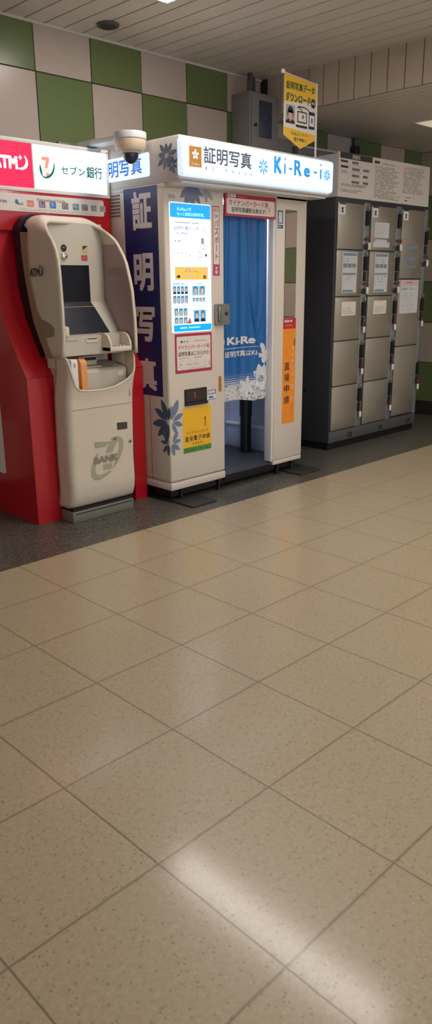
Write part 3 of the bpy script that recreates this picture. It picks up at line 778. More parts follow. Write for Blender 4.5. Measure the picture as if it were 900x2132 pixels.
# side of header
L_ = left(BX0)
k = M(); k.slab(L_, -.93, -.38, 1.916, 2.04, 0, .003, 'lit_side', .012)
ss = k.build('side_sign', hd, 'small lit side sign')
k = M()
for i, ch in enumerate('証明写真'): k.text(L_, ch, -.87+i*.109, -.87+i*.109+.098, 1.936, 2.024, .0036, 'txt_blue2', .02)
k.build('side_sign_lettering', ss)
def flowers(pl, spec, name, par, n0=.0008):
    k = M()
    for j, (cu, cv, r, c, kk, rot) in enumerate(spec):
        k.flower(pl, cu, cv, r, n0+j*.0014, c, kk, .15, rot, .10, .35)
    return k.build(name, par, 'slate blue flower print', smooth=0)
# petals clipped to their faces by keeping them inside
flowers(L_, [(-.232, 2.005, .088, 'flower', 9, .2), (-.185, 1.955, .05, 'flower2', 7, .5)], 'flower_print', hd)
# left side
k = M(); k.slab(L_, -.628, -.322, .670, 1.866, .0, .001, 'navy')
bn = k.build('banner', lm, 'navy banner of large white characters')
k = M(); hs = [(1.632, 1.842), (1.285, 1.515), (.985, 1.185), (.712, .84)]
hs = [(1.635, 1.845), (1.290, 1.505), (.995, 1.20), (.700, .895)]
for ch, (a, b_) in zip('証明写真', hs): M().text(L_, ch, -.555, -.375, a, b_, .0016, 'char_white', .036).build('banner_character', bn, smooth=0)
k = M()
for i in range(7): k.box(BX0-.004, BX0+.001, .665, .755, 1.72+i*.019, 1.729+i*.019, 'txt_mid')
k.build('side_vent', lm, 'louvred vent')
M().box(BX0-.0008, BX0+.001, .447, .451, .135, .668, 'txt_mid').build('side_seam', lm)
FB = front(BY)
def petals(k, pl, cu, cv, spec, w, n, c):
    for j, (deg, r) in enumerate(spec):
        a = math.radians(deg); q = 10
        up_ = [(.10*r+.9*r*i/q, w*r*math.sin(math.pi*(i/q)**1.1)**.85 if 0 < i < q else 0) for i in range(q+1)]
        full = up_+[(x, -y) for x, y in reversed(up_[1:-1])]
        k.flat(pl, [(cu+x*math.cos(a)-y*math.sin(a), cv+x*math.sin(a)+y*math.cos(a)) for x, y in full], n+.0002*j, c)
k = M(); petals(k, L_, -.272, .522, [(118, .15), (152, .15), (190, .16), (222, .15), (255, .14), (88, .09)], .15, .0008, 'flower2')
petals(k, L_, -.276, .385, [(130, .09), (175, .08), (225, .085), (262, .08)], .15, .0026, 'flower2'); k.build('flower_print', lm, 'slate blue flower print on the side', smooth=0)
k = M(); petals(k, FB, 1.262, .522, [(66, .145), (22, .105), (-20, .10), (-62, .09), (88, .10)], .16, .0008, 'flower')
petals(k, FB, 1.262, .39, [(52, .085), (8, .075), (-40, .08), (-78, .085)], .16, .0026, 'flower'); k.build('flower_print', lm, 'slate blue petals at the corner', smooth=0)
k = M()
for a, r in ((-2.5, .11), (-2.0, .13), (-1.45, .14), (-.9, .12), (-.45, .10)):
    pts = [(0, 0)]
    for j in range(9):
        tt = (j+1)/10; w = .02*math.sin(math.pi*tt); pts.append((r*tt, w))
    pts.append((r, 0)); pts += [(r*(j+1)/10, -.02*math.sin(math.pi*(j+1)/10)) for j in reversed(range(9))]
    k.flat(FB, [(1.46+x*math.cos(a)-y*math.sin(a), 1.867+x*math.sin(a)+y*math.cos(a)) for x, y in pts], .0015+.0002*abs(a), 'flower')
for a, r in ((-2.2, .06), (-1.5, .075), (-.8, .08)):
    pts = [(0, 0)]+[(r*(j+1)/10, .012*math.sin(math.pi*(j+1)/10)) for j in range(9)]+[(r, 0)]+[(r*(j+1)/10, -.012*math.sin(math.pi*(j+1)/10)) for j in reversed(range(9))]
    k.flat(FB, [(1.58+x*math.cos(a)-y*math.sin(a), 1.862+x*math.sin(a)+y*math.cos(a)) for x, y in pts], .0022+.0002*abs(a), 'flower3')
k.build('flower_print', lm, 'slate blue petals under the header', smooth=0)
M().slab(FB, 1.285, 1.335, 1.795, 1.815, 0, .001, 'txt_pale', .002).build('small_plate', lm)
# backlit poster
k = M(); k.slab(FB, 1.288, 1.612, 1.052, 1.776, 0, .004, 'lit_poster', .008)
po = k.build('backlit_poster', lm, 'glowing sample photo poster with a blue heading')
N0 = .0046; k = M(); f = FB
k.quad(f, 1.29, 1.61, 1.695, 1.772, N0, 'lit_blue').quad(f, 1.30, 1.61, 1.056, 1.095, N0, 'lit_blue')
k.text(f, 'Ki-Re-iで', 1.345, 1.455, 1.732, 1.75, N0+.0004, 'txt_lblue', .02).text(f, 'もっと素敵な証明写真。', 1.345, 1.56, 1.706, 1.725, N0+.0004, 'txt_lblue', .02)
k.text(f, '証明写真データ', 1.318, 1.512, 1.628, 1.65, N0, 'txt_grey', .006).text(f, 'は', 1.545, 1.565, 1.628, 1.644, N0, 'txt_lgrey', .006)
k.lines(f, 1.315, 1.58, 1.662, 1.676, 1, N0, 'txt_lgrey', .7, .5).lines(f, 1.32, 1.43, 1.605, 1.618, 1, N0, 'txt_lgrey', .7, .5)
k.lines(f, 1.32, 1.375, 1.56, 1.575, 1, N0, 'txt_lgrey', .6, .6, .008).quad(f, 1.53, 1.556, 1.555, 1.59, N0, 'txt_lgrey').ring(f, 1.552, 1.538, .026, .012, .003, N0, 'txt_grey')
k.lines(f, 1.34, 1.49, 1.48, 1.51, 2, N0, 'txt_lgrey', .3, .3, .012).lines(f, 1.51, 1.56, 1.475, 1.515, 3, N0, 'txt_grey', .6, .25, .01).disc(f, 1.572, 1.493, .009, .009, N0, 'txt_grey')
k.quad(f, 1.295, 1.61, 1.335, 1.44, N0, 'lit_pale').quad(f, 1.317, 1.585, 1.353, 1.425, N0+.0003, 'gold_lit')
k.lines(f, 1.39, 1.52, 1.395, 1.415, 2, N0+.0006, 'txt_lgrey', .8, .6).lines(f, 1.33, 1.55, 1.362, 1.38, 1, N0+.0006, 'paper', .6, .7).quad(f, 1.545, 1.568, 1.358, 1.378, N0+.0006, 'txt_mid').disc(f, 1.57, 1.40, .012, .018, N0+.0006, 'skin').disc(f, 1.345, 1.37, .014, .012, N0+.0006, 'paper')
k.lines(f, 1.30, 1.40, 1.325, 1.335, 1, N0, 'txt_blue', .8, .6).lines(f, 1.46, 1.59, 1.325, 1.335, 1, N0, 'txt_lgrey', .8, .6)
k.lines(f, 1.30, 1.45, 1.20, 1.207, 1, N0, 'txt_blue', .8, .5).lines(f, 1.46, 1.56, 1.20, 1.207, 1, N0, 'txt_lgrey', .8, .5)
k.quad(f, 1.425, 1.443, 1.215, 1.31, N0, 'lit_pale').quad(f, 1.57, 1.60, 1.215, 1.31, N0, 'lit_pale')
for i, yy in enumerate((1.735,)): pass
k.lines(f, 1.35, 1.57, 1.068, 1.086, 1, N0+.0004, 'txt_lblue', .8, .5)
k.flat(f, [(1.405, 1.10), (1.43, 1.14), (1.445, 1.10)], N0, 'txt_pinkr')
def portrait(k, f, u0, u1, v0, v1, n, suit='suit'):
    w = u1-u0; h = v1-v0; c = (u0+u1)/2
    k.quad(f, u0, u1, v0, v1, n, 'photo_bg')
    k.flat(f, [(u0+.08*w, v0), (u1-.08*w, v0), (u1-.15*w, v0+.22*h), (c, v0+.32*h), (u0+.15*w, v0+.22*h)], n+.0002, suit)
    k.disc(f, c, v0+.62*h, .25*w, .27*h, n+.0003, 'suit', 14); k.disc(f, c, v0+.54*h, .2*w, .24*h, n+.0004, 'skin', 14)
for (ua, ub, va, vb, n_, s_) in ((1.296, 1.42, 1.272, 1.318, 4, 'suit'), (1.296, 1.42, 1.218, 1.264, 4, 'paper'), (1.452, 1.562, 1.262, 1.318, 2, 'paper'), (1.452, 1.562, 1.225, 1.25, 4, 'paper'), (1.303, 1.412, 1.145, 1.192, 3, 'paper'), (1.303, 1.412, 1.10, 1.14, 3, 'paper'), (1.46, 1.565, 1.108, 1.178, 2, 'suit')):
    w = (ub-ua)/n_
    for i in range(n_): portrait(k, f, ua+i*w+.002, ua+(i+1)*w-.002, va, vb, N0+.0002, s_)
k.build('poster_print', po, smooth=0)
# passport strip
k = M(); k.slab(FB, 1.633, 1.691, 1.376, 1.774, 0, .001, 'crimson').slab(FB, 1.638, 1.686, 1.442, 1.768, .001, .0014, 'paper').slab(FB, 1.634, 1.690, 1.377, 1.438, .001, .0014, 'pink')
k.text(FB, 'ID', 1.645, 1.68, 1.742, 1.76, .0018, 'crimson', .01).text(FB, '≫', 1.65, 1.675, 1.705, 1.73, .0018, 'txt_mid', .01)
k.vtext(FB, 'パスポート', 1.645, 1.681, 1.70, 1.465, .0018, 'txt_black', .004)
k.flower(FB, 1.662, 1.398, .014, .0018, 'paper', 6, .25).slab(FB, 1.655, 1.669, 1.415, 1.428, .0014, .0018, 'paper', .002)
k.build('passport_sticker', lm, 'tall narrow sticker with a crimson border')
# framed notice
k = M(); k.slab(FB, 1.306, 1.614, .808, 1.042, 0, .0015, 'crimson').slab(FB, 1.32, 1.602, .826, 1.026, .0015, .0018, 'paper', .008)
n = .0022
k.slab(FB, 1.334, 1.44, .985, 1.006, .0018, .002, 'paper', .003).lines(FB, 1.338, 1.438, .988, 1.002, 1, n, 'txt_black', .85, .8, .01).lines(FB, 1.455, 1.59, .992, 1.0, 1, n, 'txt_mid', .9, .4, .01)
k.text(FB, 'マイナンバーカード用', 1.33, 1.59, .948, .975, n, 'txt_red', .01).text(FB, '証明写真はこちらから!', 1.332, 1.592, .908, .936, n, 'txt_black', .012)
k.lines(FB, 1.335, 1.45, .893, .899, 1, n, 'txt_pinkr', .9, .6, .01).lines(FB, 1.46, 1.53, .893, .899, 1, n, 'txt_mid', .9, .6, .01)
for i in range(3):
    k.ring(FB, 1.362+i*.062, .857, .026, .026, .0015, n, 'txt_pale').lines(FB, 1.342+i*.062, 1.382+i*.062, .852, .864, 2, n, 'txt_mid', .9, .4, .008)
k.ring(FB, 1.555, .852, .018, .015, .0015, n, 'txt_pale').quad(FB, 1.588, 1.592, .84, .87, n, 'txt_black').lines(FB, 1.43, 1.58, .831, .837, 1, n, 'txt_pale', .9, .5, .01)
k.build('framed_notice', lm, 'white notice with a crimson frame', smooth=0)
# photo outlet
k = M(); k.slab(FB, 1.374, 1.562, .606, .706, 0, .006, 'black', .003).slab(FB, 1.382, 1.554, .632, .698, .006, .007, 'slot_dark', .002).slab(FB, 1.374, 1.565, .604, .622, .0, .014, 'dark', .003)
k.quad(FB, 1.455, 1.462, .645, .685, .0076, 'indic_r').flat(FB, [(1.448, .66), (1.4585, .648), (1.469, .66)], .0077, 'indic_r').lines(FB, 1.448, 1.47, .665, .685, 2, .0077, 'indic_r', .9, .3, .006)
k.build('photo_outlet', lm, 'dark photo outlet hatch')
k = M(); k.slab(FB, 1.574, 1.648, .656, .684, 0, .001, 'notice_b').slab(FB, 1.574, 1.646, .618, .648, 0, .001, 'paper_w').lines(FB, 1.578, 1.645, .66, .68, 1, .0014, 'paper_w', .8, .7, .01).lines(FB, 1.584, 1.64, .63, .644, 1, .0014, 'txt_black', .7, .8, .012).quad(FB, 1.576, 1.645, .62, .625, .0014, 'card_bl')
k.build('outlet_label', lm, 'small blue and white labels')
M().slab(FB, 1.672, 1.70, .664, .762, 0, .001, 'brown_p').lines(FB, 1.68, 1.692, .67, .755, 9, .0014, 'slot_dark', .8, .4, .006).build('ochre_label', lm, 'narrow ochre label')
# yellow poster
k = M(); k.slab(FB, 1.357, 1.600, .305, .592, 0, .0012, 'yellow'); n = .0016
k.quad(FB, 1.357, 1.600, .305, .34, n, 'green_p').lines(FB, 1.37, 1.585, .314, .328, 1, n+.0004, 'txt_dgreen', .8, .6, .01)
k.slab(FB, 1.545, 1.553, .46, .52, .0012, n, 'indic_r').flat(FB, [(1.545, .52), (1.553, .52), (1.553, .51), (1.535, .502)], n, 'indic_r')
k.text(FB, 'マイナンバーカード', 1.385, 1.575, .42, .444, n, 'indic_r', .008)
for i, ch in enumerate('直接電子申請'): k.text(FB, ch, 1.372+i*.037, 1.372+i*.037+.031, .378, .41, n, 'txt_black', .016)
k.text(FB, 'できます。', 1.43, 1.53, .35, .37, n, 'indic_r', .012)
k.build('yellow_poster', lm, 'yellow poster with a green foot band', smooth=0)
# latch plate at the opening
k = M(); k.slab(FB, 1.638, 1.757, 1.082, 1.208, 0, .022, 'blob', .008); k.box(1.655, 1.672, .236, .245, 1.10, 1.19, 'steel', .003)
k.build('coin_unit', lm, 'galvanised metal box on the edge')
k = M(); k.lathe(0, 0, [(.011, 0), (.011, .006), (.006, .008)], 'dark')
for v in k.v: v.xyz = (1.725+v.x, .245-v.z, 1.15+v.y)
k.build('key_lock', lm)
# sign over curtain
k = M(); f = front(.262); k.slab(f, 1.735, 2.20, 1.724, 1.852, -.012, .002, 'crimson', .003).slab(f, 1.748, 2.19, 1.738, 1.828, .002, .0024, 'paper', .012)
k.slab(f, 1.755, 1.83, 1.832, 1.85, .002, .0026, 'paper', .008).lines(f, 1.762, 1.824, 1.836, 1.846, 1, .003, 'crimson', .8, .6, .008).lines(f, 1.85, 1.92, 1.835, 1.845, 1, .003, 'txt_pinkr', .8, .6, .008)
k.text(f, 'マイナンバーカード用', 1.765, 2.125, 1.785, 1.82, .0028, 'txt_red', .014).text(f, '証明写真撮影出来ます!', 1.79, 2.105, 1.748, 1.778, .0028, 'txt_black', .014)
k.ring(f, 2.155, 1.775, .02, .026, .0015, .0028, 'txt_pale').quad(f, 2.137, 2.141, 1.76, 1.79, .0028, 'txt_black')
k.build('door_sign', t, 'white sign with a crimson frame over the doorway', smooth=0)
M().box(1.733, 2.22, .275, .30, 1.83, 1.868, 'white_rim', .002).build('door_lintel', t)
# right panel items
k = M(); k.slab(FB, 2.226, 2.285, 1.662, 1.785, 0, .0012, 'paper_w').slab(FB, 2.229, 2.282, 1.702, 1.782, .0012, .0014, 'navy').slab(FB, 2.238, 2.273, 1.708, 1.774, .0014, .0017, 'paper_w').slab(FB, 2.229, 2.282, 1.672, 1.694, .0012, .0015, 'navy').lines(FB, 2.235, 2.276, 1.677, 1.69, 1, .0018, 'paper_w', .8, .6, .008).lines(FB, 2.242, 2.27, 1.715, 1.77, 5, .0019, 'notice_b', .7, .4, .008)
k.build('info_sticker', rp, 'small navy and white sticker', smooth=0)
k = M(); a0 = math.radians(2.6)
k.slab(FB, 2.306, 2.424, 1.10, 1.790, 0, .0008, 'txt_mid')
k.add([(2.309, BY-.0025, 1.104), (2.421, BY-.0025-.112*math.tan(a0), 1.104), (2.421, BY-.0025-.112*math.tan(a0), 1.786), (2.309, BY-.0025, 1.786)], [(0, 1, 2, 3)], 'mirror')
k.build('mirror', rp, 'narrow tall mirror', smooth=0)
k = M(); k.slab(FB, 2.303, 2.440, .367, 1.026, 0, .001, 'orange').slab(FB, 2.303, 2.438, 1.026, 1.098, 0, .0012, 'txt_red'); n = .0016
k.lines(FB, 2.315, 2.425, 1.068, 1.088, 1, n, 'paper', .85, .7, .012).lines(FB, 2.325, 2.42, 1.042, 1.055, 1, n, 'txt_pinkr', .85, .6, .01)
k.slab(FB, 2.422, 2.43, .905, .955, .001, n, 'txt_black')
for i, ch in enumerate('直接申請'): k.text(FB, ch, 2.322, 2.378, .745-i*.079, .745-i*.079+.055, n, 'txt_black', .014); 
for i, ch in enumerate('マイナンバーカード'):
    if ch == 'ー': k.quad(FB, 2.408, 2.412, .873-i*.044, .905-i*.044, n, 'yellow')
    else: k.text(FB, ch, 2.396, 2.424, .873-i*.044, .873-i*.044+.032, n, 'paper', .006)
k.lines(FB, 2.335, 2.342, .40, .47, 6, n, 'brown_p', .9, .5, .006).lines(FB, 2.405, 2.415, .42, .50, 8, n, 'indic_r', .9, .6, .006).lines(FB, 2.34, 2.35, .83, .90, 6, n, 'brown_p', .9, .5, .006)
k.build('orange_sticker', rp, 'tall orange sticker with a red top', smooth=0)

# curtain
def fold(x, z):
    t_ = (1.735-z)/1.16
    y = .318+.007*math.sin((x-1.75)*34+t_*1.2)*(.5+.5*t_)+.004*math.sin((x-1.75)*71+1)
    rx = interp([(0, 1.985), (.4, 2.02), (.65, 2.075), (.72, 2.085), (.85, 2.07), (1, 2.06)], t_)
    y -= .020*math.exp(-((x-rx)/.012)**2)*(1 if t_ < .8 else .4); y += .012*math.exp(-((x-rx-.03)/.02)**2)
    lx = interp([(0, 1.805), (.3, 1.79), (.6, 1.775), (1, 1.77)], t_)
    y -= .014*math.exp(-((x-lx)/.012)**2)
    rx2 = interp([(0, 2.15), (.5, 2.13), (.72, 2.09), (1, 2.14)], t_)
    y -= .010*math.exp(-((x-rx2)/.014)**2)
    return y
t2 = thing('curtain', (1.98, .318, .575), 'blue booth curtain printed with white lettering and flowers, hanging in the doorway', 'curtain')
k = M(); k.grid(lambda u, v: Vector((1.738+.452*u, fold(1.738+.452*u, .572+1.163*v+.012*math.sin(u*6)*(1-v)), .572+1.163*v+.012*math.sin(u*6)*(1-v))), 110, 60, 'curtain')
k.build('cloth', t2, smooth=180)
k = M(); FN = lambda u, v: Vector((u, fold(u, v)-.0035, v))
k.text(None, 'Ki-Re-', 1.80, 2.095, .945, .995, 0, 'cloth_white', .04, FN).text(None, '証明写真はKi-', 1.775, 2.09, .865, .905, 0, 'cloth_white', .025, FN)
for u in [1.76+i*.016 for i in range(21)]: k.add([FN(u, .922), FN(u+.016, .922), FN(u+.016, .925), FN(u, .925)], [(0, 1, 2, 3)], 'cloth_white')
k.add([FN(1.748+.0, .955), FN(1.772, .955), FN(1.772, .985), FN(1.748, .985)], [(0, 1, 2, 3)], 'cloth_white')
k.build('curtain_lettering', t2, 'white Ki-Re-i lettering', smooth=0)
k = M()
def clothflower(cu, cv, r, kk, rot, wid, c='cloth_white', lens=None):
    for i in range(kk):
        a = rot+2*math.pi*i/kk; R = r*((lens or [1])[i % len(lens or [1])])
        q = 8; up = []; dn = []
        for j in range(q+1):
            tt = j/q; w = wid*r*math.sin(math.pi*min(tt**1.1, 1))**.7 if 0 < j < q else .0005
            x = R*tt
            up.append(FN(cu+x*math.cos(a)-w*math.sin(a), max(.575, cv+x*math.sin(a)+w*math.cos(a))))
            dn.append(FN(cu+x*math.cos(a)+w*math.sin(a), max(.575, cv+x*math.sin(a)-w*math.cos(a))))
        k.add(up+dn, [(j, j+1, q+2+j, q+1+j) for j in range(q)], c)
clothflower(2.135, .70, .105, 8, .2, .27, lens=[.6, .75, 1, 1, .9, .8, .8, .6])
clothflower(2.135, .70, .05, 12, .2, .4)
clothflower(2.165, .86, .055, 5, 1.9, .25)
clothflower(2.165, .80, .07, 2, math.pi/2, .35)
clothflower(1.99, .66, .075, 6, .4, .22)
clothflower(2.178, .88, .075, 3, math.radians(125), .24, lens=[1, .9, .4])
k.build('curtain_flowers', t2, 'white flower print', smooth=0)
k = M()
vs = [FN(2.135+.024*math.cos(2*math.pi*i/16), .70+.024*math.sin(2*math.pi*i/16))+Vector((0, -.003, 0)) for i in range(16)]
k.add(vs, [tuple(range(16))], 'curtain'); k.build('flower_centre', t2, 'blue flower centre')
M().tube([(1.736, .318, 1.742), (2.195, .318, 1.742)], .007, 'steel').build('rail', t2)
# stool in booth
t2 = thing('stool', (2.37, .68, .10), 'black post stool seen below the blue curtain', 'stool')
M().lathe(2.37, .68, [(.055, .101), (.055, .106), (.04, .11)], 'black').build('base', t2)
M().lathe(2.37, .68, [(.042, .11), (.042, .375)], 'black').build('column', t2)
M().lathe(2.37, .68, [(.047, .375), (.047, .60)], 'black').build('sleeve', t2)
M().lathe(2.37, .68, [(.10, .60), (.125, .61), (.13, .63), (.125, .65), (.10, .655)], 'dark').build('seat', t2)

# ---------------------------------------------------------------- pennant
t = thing('pennant', (2.521, .2, 2.101), 'yellow pointed pennant on a thin white pole above the booth', 'pennant')
M().tube([(2.521, .2, 2.101), (2.517, .2, 2.545)], .0065, 'pole').lathe(2.521, .2, [(.02, 2.101), (.02, 2.106), (.01, 2.11)], 'pole').build('pole', t)
M().tube([(2.186, .2, 2.562), (2.52, .2, 2.54)], .004, 'pole').lathe(2.186, .2, [(.008, 2.553), (.013, 2.56), (.013, 2.57), (.007, 2.577)], 'pole').build('crossbar', t)
f = front(.199); k = M()
k.prism(f, [(2.193, 2.216), (2.361, 2.150), (2.51, 2.214), (2.512, 2.537), (2.196, 2.558)], 0, .0016, 'paper')
n = .0021
k.flat(f, [(2.195, 2.40), (2.512, 2.43), (2.512, 2.537), (2.196, 2.558)], n, 'yellow_p').flat(f, [(2.193, 2.216), (2.361, 2.150), (2.51, 2.214), (2.51, 2.245), (2.194, 2.262)], n, 'yellow_p')
n = .0026
k.text(f, '証明写真データ', 2.212, 2.492, 2.475, 2.52, n, 'txt_dgreen', .03).text(f, 'ダウンロード', 2.207, 2.452, 2.408, 2.458, n, 'txt_dgreen', .06).text(f, 'ダウンロード', 2.212, 2.446, 2.413, 2.452, n+.0003, 'paper', .0)
k.disc(f, 2.48, 2.425, .024, .027, n+.0002, 'txt_black').quad(f, 2.463, 2.497, 2.418, 2.434, n+.0006, 'txt_pale')
k.quad(f, 2.212, 2.298, 2.285, 2.39, n, 'txt_pale').disc(f, 2.256, 2.343, .030, .040, n+.0002, 'txt_black').disc(f, 2.256, 2.333, .022, .031, n+.0004, 'skin_p').flat(f, [(2.212, 2.285), (2.298, 2.285), (2.298, 2.30), (2.27, 2.31), (2.256, 2.292), (2.242, 2.31), (2.212, 2.30)], n+.0005, 'txt_black')
k.flat(f, [(2.232, 2.345), (2.256, 2.375), (2.282, 2.345), (2.27, 2.36), (2.245, 2.362)], n+.0006, 'txt_black')
k.slab(f, 2.325, 2.42, 2.30, 2.365, .0016, n, 'txt_black', .004).slab(f, 2.333, 2.412, 2.307, 2.358, n, n+.0003, 'paper', .002).quad(f, 2.37, 2.388, 2.325, 2.347, n+.0006, 'txt_mid').slab(f, 2.312, 2.425, 2.272, 2.286, .0016, n, 'txt_black', .003)
k.ring(f, 2.335, 2.352, .045, .035, .006, n, 'txt_black', 20, 110, 0, 12).ring(f, 2.37, 2.365, .08, .03, .007, n, 'txt_black', 10, 120, 0, 12)
k.slab(f, 2.44, 2.50, 2.275, 2.375, .0016, n, 'txt_black', .004).slab(f, 2.446, 2.494, 2.292, 2.355, n, n+.0003, 'paper_w').quad(f, 2.462, 2.478, 2.31, 2.34, n+.0006, 'txt_mid')
k.text(f, 'Webエントリー', 2.265, 2.455, 2.222, 2.242, n, 'txt_dgreen', .008).text(f, '電子申請に!', 2.295, 2.42, 2.19, 2.212, n, 'txt_dgreen', .014)
k.build('banner', t, 'yellow and white printed banner', smooth=0)

# ---------------------------------------------------------------- lockers
t = thing('coin_lockers', (3.84, .75, 0), 'bank of steel coin lockers, three columns wide, under a notice board', 'lockers')
LX0, LX1, LY = 3.17, 4.505, .50
M().box(LX0+.01, LX1-.01, LY+.015, 1.03, 0, .058, 'black').build('plinth', t, 'black plinth')
M().box(LX0, LX1, LY+.004, 1.04, .058, 1.945, 'locker_body', .004).build('body', t, 'charcoal locker body')
k = M(); k.box(LX0+.004, LX1-.002, LY-.004, LY+.004, .06, .152, 'locker_rail', .002)
k.build('bottom_rail', t)
for x in (3.44, 3.90, 4.36):
    M().slab(front(LY-.004), x, x+.055, .075, .115, 0, .001, 'dark', .003).box(x+.012, x+.03, LY-.008, LY-.004, .08, .108, 'steel', .002).build('foot_catch', t)
cols = [(3.186, 3.528, [1.912, 1.572, 1.221, .881, .522, .157], 3.535, 3.612), (3.628, 3.992, [1.912, 1.572, 1.221, .881, .522, .157], 3.998, 4.07), (4.08, 4.436, [1.912, 1.352, .785, .168], 4.443, 4.498)]
F = front(LY)
random.seed(3)
for ci, (a, b_, zs, s0, s1) in enumerate(cols):
    M().box(s0, s1, LY-.006, LY+.004, .155, 1.925, 'locker_strip', .002).build('lock_strip', t, 'steel strip carrying the locks')
    k = M(); k.slab(F, a+.25, a+.29, 1.916, 1.928, 0, .001, 'txt_pale')
    for r in range(len(zs)-1):
        zt, zb = zs[r], zs[r+1]
        k = M(); k.box(a, b_, LY-.012, LY+.003, zb+.004, zt-.004, 'locker_door', .003)
        dr = k.build('door', t)
        FD = front(LY-.012)
        # lock unit on the strip beside this door
        lx = s0+.012; lz = zt-.10 if ci < 2 else zt-.22
        q = M(); q.slab(front(LY-.006), lx+.004, lx+.042, lz-.055, lz+.055, 0, .014, 'black', .005)
        if not (ci < 2 and r == 0): q.slab(front(LY-.006), lx+.006, lx+.036, lz-.135, lz-.062, 0, .010, 'dark', .004)
        lk = q.build('lock', t)
        q = M(); q.lathe(0, 0, [(.014, 0), (.014, .006), (.008, .008)], 'chrome')
        for v in q.v: v.xyz = (lx+.03+v.x, LY-.020-v.z, lz+.075+v.y)
        q.build('coin_knob', lk)
        if r >= 2 or (ci == 2 and r >= 1): M().box(lx+.014, lx+.044, LY-.03, LY-.02, lz-.19, lz-.14, 'tag_white', .006).box(lx+.010, lx+.04, LY-.026, LY-.02, lz-.14, lz-.105, 'tag_red', .003).build('key_tag', lk, 'white key tag')
        else:
            M().box(lx, lx+.055, LY-.028, LY-.02, lz-.165, lz-.142, 'tag_red', .003).box(lx+.03, lx+.062, LY-.03, LY-.02, lz-.235, lz-.18, 'tag_white', .010).box(lx-.012, lx+.018, LY-.03, LY-.02, lz-.235, lz-.19, 'dark', .010).build('key_tag', lk, 'hanging key with a dark and a white tag')
        n = .0015
        if r == 0:
            M().slab(FD, a+.012, a+.088, 1.824, 1.892, 0, .001, 'paper_w').quad(FD, a+.012, a+.088, 1.897, 1.906, .0014, 'dark').flat(FD, [(a+.035, 1.878), (a+.047, 1.868), (a+.06, 1.878), (a+.065, 1.87), (a+.055, 1.857), (a+.066, 1.838), (a+.058, 1.834), (a+.048, 1.846), (a+.038, 1.834), (a+.032, 1.84), (a+.042, 1.857), (a+.031, 1.87)], .0014, 'txt_black').build('size_sticker', dr, 'white sticker with a dark symbol', smooth=0)
        if r == 1 and ci < 2:
            k = M(); c0 = a+.085
            k.slab(FD, c0-.01, c0+.185, 1.25, 1.555, 0, .0008, 'notice'); 
            k.quad(FD, c0, c0+.175, 1.528, 1.548, n, 'notice_b').lines(FD, c0, c0+.17, 1.475, 1.515, 2, n, 'notice_b', .5, .3, .015)
            for i in range(3): k.quad(FD, c0+i*.058, c0+i*.058+.05, 1.44, 1.47, n, 'notice_b')
            k.quad(FD, c0-.005, c0+.17, 1.385, 1.40, n, 'notice_b').slab(FD, c0-.005, c0+.17, 1.318, 1.384, .0008, n, 'notice').lines(FD, c0, c0+.165, 1.325, 1.38, 3, n+.0004, 'notice_b', .5, .35, .014)
            k.quad(FD, c0+.0, c0+.14, 1.255, 1.272, n, 'notice_b'); k.build('instruction_sheet', dr, 'pale instruction sheet with blue grey boxes', smooth=0)
        if r == 2 and ci < 2:
            k = M(); k.slab(FD, a+.085, a+.275, 1.075, 1.182, 0, .001, 'paper').lines(FD, a+.10, a+.26, 1.085, 1.14, 4, n, 'txt_pale', .8, .35, .01).build('small_notice', dr, 'small white notice', smooth=0)
        if r == 0 and ci == 1:
            k = M(); k.slab(FD, 3.68, 3.885, 1.672, 1.79, 0, .001, 'notice').lines(FD, 3.70, 3.83, 1.69, 1.775, 6, n, 'txt_pale', .6, .3, .01).build('small_notice', dr, 'white sheet on the middle top door', smooth=0)
            k = M(); k.slab(FD, 3.665, 3.90, 1.60, 1.64, 0, .001, 'notice').slab(FD, 3.69, 3.86, 1.635, 1.66, 0, .0012, 'notice').build('small_notice', dr, smooth=0)
        if ci == 2 and r == 0:
            k = M(); k.quad(FD, 4.15, 4.34, 1.598, 1.618, n, 'notice_b').lines(FD, 4.15, 4.33, 1.54, 1.585, 2, n, 'notice_b', .4, .3, .015)
            for i in range(3): k.quad(FD, 4.15+i*.058, 4.15+i*.058+.05, 1.505, 1.535, n, 'notice_b')
            k.quad(FD, 4.14, 4.33, 1.445, 1.46, n, 'notice_b').lines(FD, 4.15, 4.32, 1.39, 1.44, 3, n, 'notice_b', .5, .35, .014)
            k.build('instruction_sheet', dr, 'faded blue grey print', smooth=0)
        if ci == 2 and r == 1:
            k = M(); k.slab(FD, 4.105, 4.40, 1.065, 1.345, 0, .001, 'notice_p').slab(FD, 4.115, 4.40, 1.065, 1.295, .001, .0014, 'notice').lines(FD, 4.13, 4.38, 1.255, 1.285, 1, .0018, 'txt_pale', .7, .6, .012).lines(FD, 4.13, 4.38, 1.085, 1.24, 8, .0018, 'txt_pale', .6, .3, .012).lines(FD, 4.16, 4.34, 1.31, 1.335, 1, .0018, 'txt_pinkr', .6, .5, .012)
            k.build('price_sheet', dr, 'large pale sheet on the right middle door', smooth=0)
M().slab(left(LX0), -.79, -.75, .46, .50, 0, .002, 'black', .006).build('side_port', t)
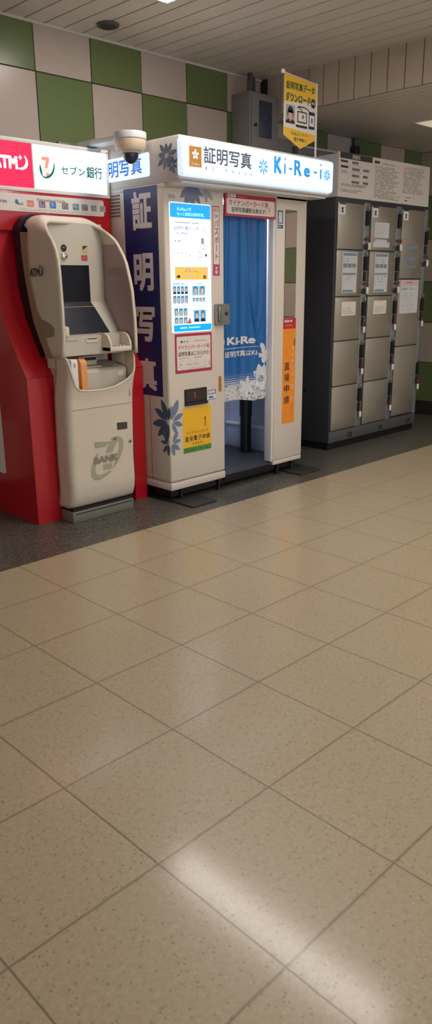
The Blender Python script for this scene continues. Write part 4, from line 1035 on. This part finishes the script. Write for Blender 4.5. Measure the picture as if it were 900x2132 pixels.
# sign box on the lockers
k = M(); k.box(LX0+.005, 4.462, LY+.004, .97, 1.946, 2.245, 'board_side', .004)
sb = k.build('sign_box', t, 'pale box on top of the lockers')
F = front(LY-.002); k = M()
k.prism(F, [(3.175, 1.948), (4.485, 1.948), (4.47, 2.262), (3.175, 2.255)], -.008, .004, 'board')
k.build('notice_board', sb, 'cream board of usage notes')
F = front(LY-.0065); n = .0006; k = M()
k.quad(F, 3.19, 3.61, 2.214, 2.255, n, 'locker_body').lines(F, 3.345, 3.46, 2.218, 2.249, 1, n+.0005, 'txt_pale', 1, .9, .025)
k.lines(F, 3.20, 3.31, 2.185, 2.205, 1, n, 'txt_black', 1, .8, .014).lines(F, 3.20, 3.30, 2.148, 2.168, 1, n, 'txt_black', 1, .8, .014).lines(F, 3.21, 3.30, 2.112, 2.135, 2, n, 'txt_mid', .8, .4, .012)
for i in range(4): k.lines(F, 3.345, 3.455, 2.183-i*.045, 2.205-i*.045, 1, n, 'txt_mid', .95, .8, .016); k.lines(F, 3.35, 3.48, 2.172-i*.045, 2.18-i*.045, 1, n, 'txt_pale', .8, .6)
for i in range(3): k.lines(F, 3.49, 3.58, 2.14-i*.045, 2.162-i*.045, 1, n, 'txt_mid', 1, .8, .018)
k.lines(F, 3.21, 3.56, 2.022, 2.045, 3, n, 'txt_mid', .9, .4, .012).lines(F, 3.21, 3.48, 1.982, 2.008, 3, n, 'txt_mid', .9, .4, .012)
k.lines(F, 3.64, 3.73, 2.215, 2.24, 1, n, 'txt_black', 1, .8, .02).lines(F, 3.75, 3.99, 2.215, 2.23, 1, n, 'txt_pale', .9, .5)
k.lines(F, 3.65, 4.02, 1.965, 2.205, 22, n, 'txt_mid', .8, .36, .012).lines(F, 4.06, 4.40, 2.03, 2.235, 19, n, 'txt_mid', .8, .36, .012)
k.lines(F, 4.10, 4.16, 1.97, 1.982, 1, n, 'txt_black', 1, .7, .02).lines(F, 4.10, 4.25, 1.995, 2.005, 1, n, 'card_bl', .7, .5)
k.build('board_print', sb, 'dark heading and rows of fine print', smooth=0)

# ---------------------------------------------------------------- light
w = bpy.data.worlds.new('World'); SC.world = w; w.use_nodes = True
bg = w.node_tree.nodes['Background']; bg.inputs[0].default_value = (*lin((226, 230, 236)), 1); bg.inputs[1].default_value = 1.35

# ---------------------------------------------------------------- camera
a, b, c = 0.777415751, 0.297714798, -0.00998107253
ca, sa, cb, sb_ = math.cos(a), math.sin(a), math.cos(b), math.sin(b)
fwd = Vector((sa*cb, ca*cb, -sb_)); right = Vector((ca, -sa, 0)); up = right.cross(fwd)
cc, sc_ = math.cos(c), math.sin(c)
r2 = cc*right+sc_*up; u2 = -sc_*right+cc*up
cam = bpy.data.cameras.new('camera'); co = bpy.data.objects.new('camera', cam); C.objects.link(co)
co.matrix_world = Matrix(((r2.x, u2.x, -fwd.x, -1.71714), (r2.y, u2.y, -fwd.y, -3.14253), (r2.z, u2.z, -fwd.z, 1.32851), (0, 0, 0, 1)))
cam.sensor_fit = 'HORIZONTAL'; cam.sensor_width = 36; cam.lens = 1548.42*36/900; cam.clip_start = .05; cam.clip_end = 60
SC.camera = co
vs = SC.view_settings; vs.view_transform = 'Standard'; vs.look = 'None'; vs.gamma = 1; vs.exposure = 0.25; vs.use_curve_mapping = False
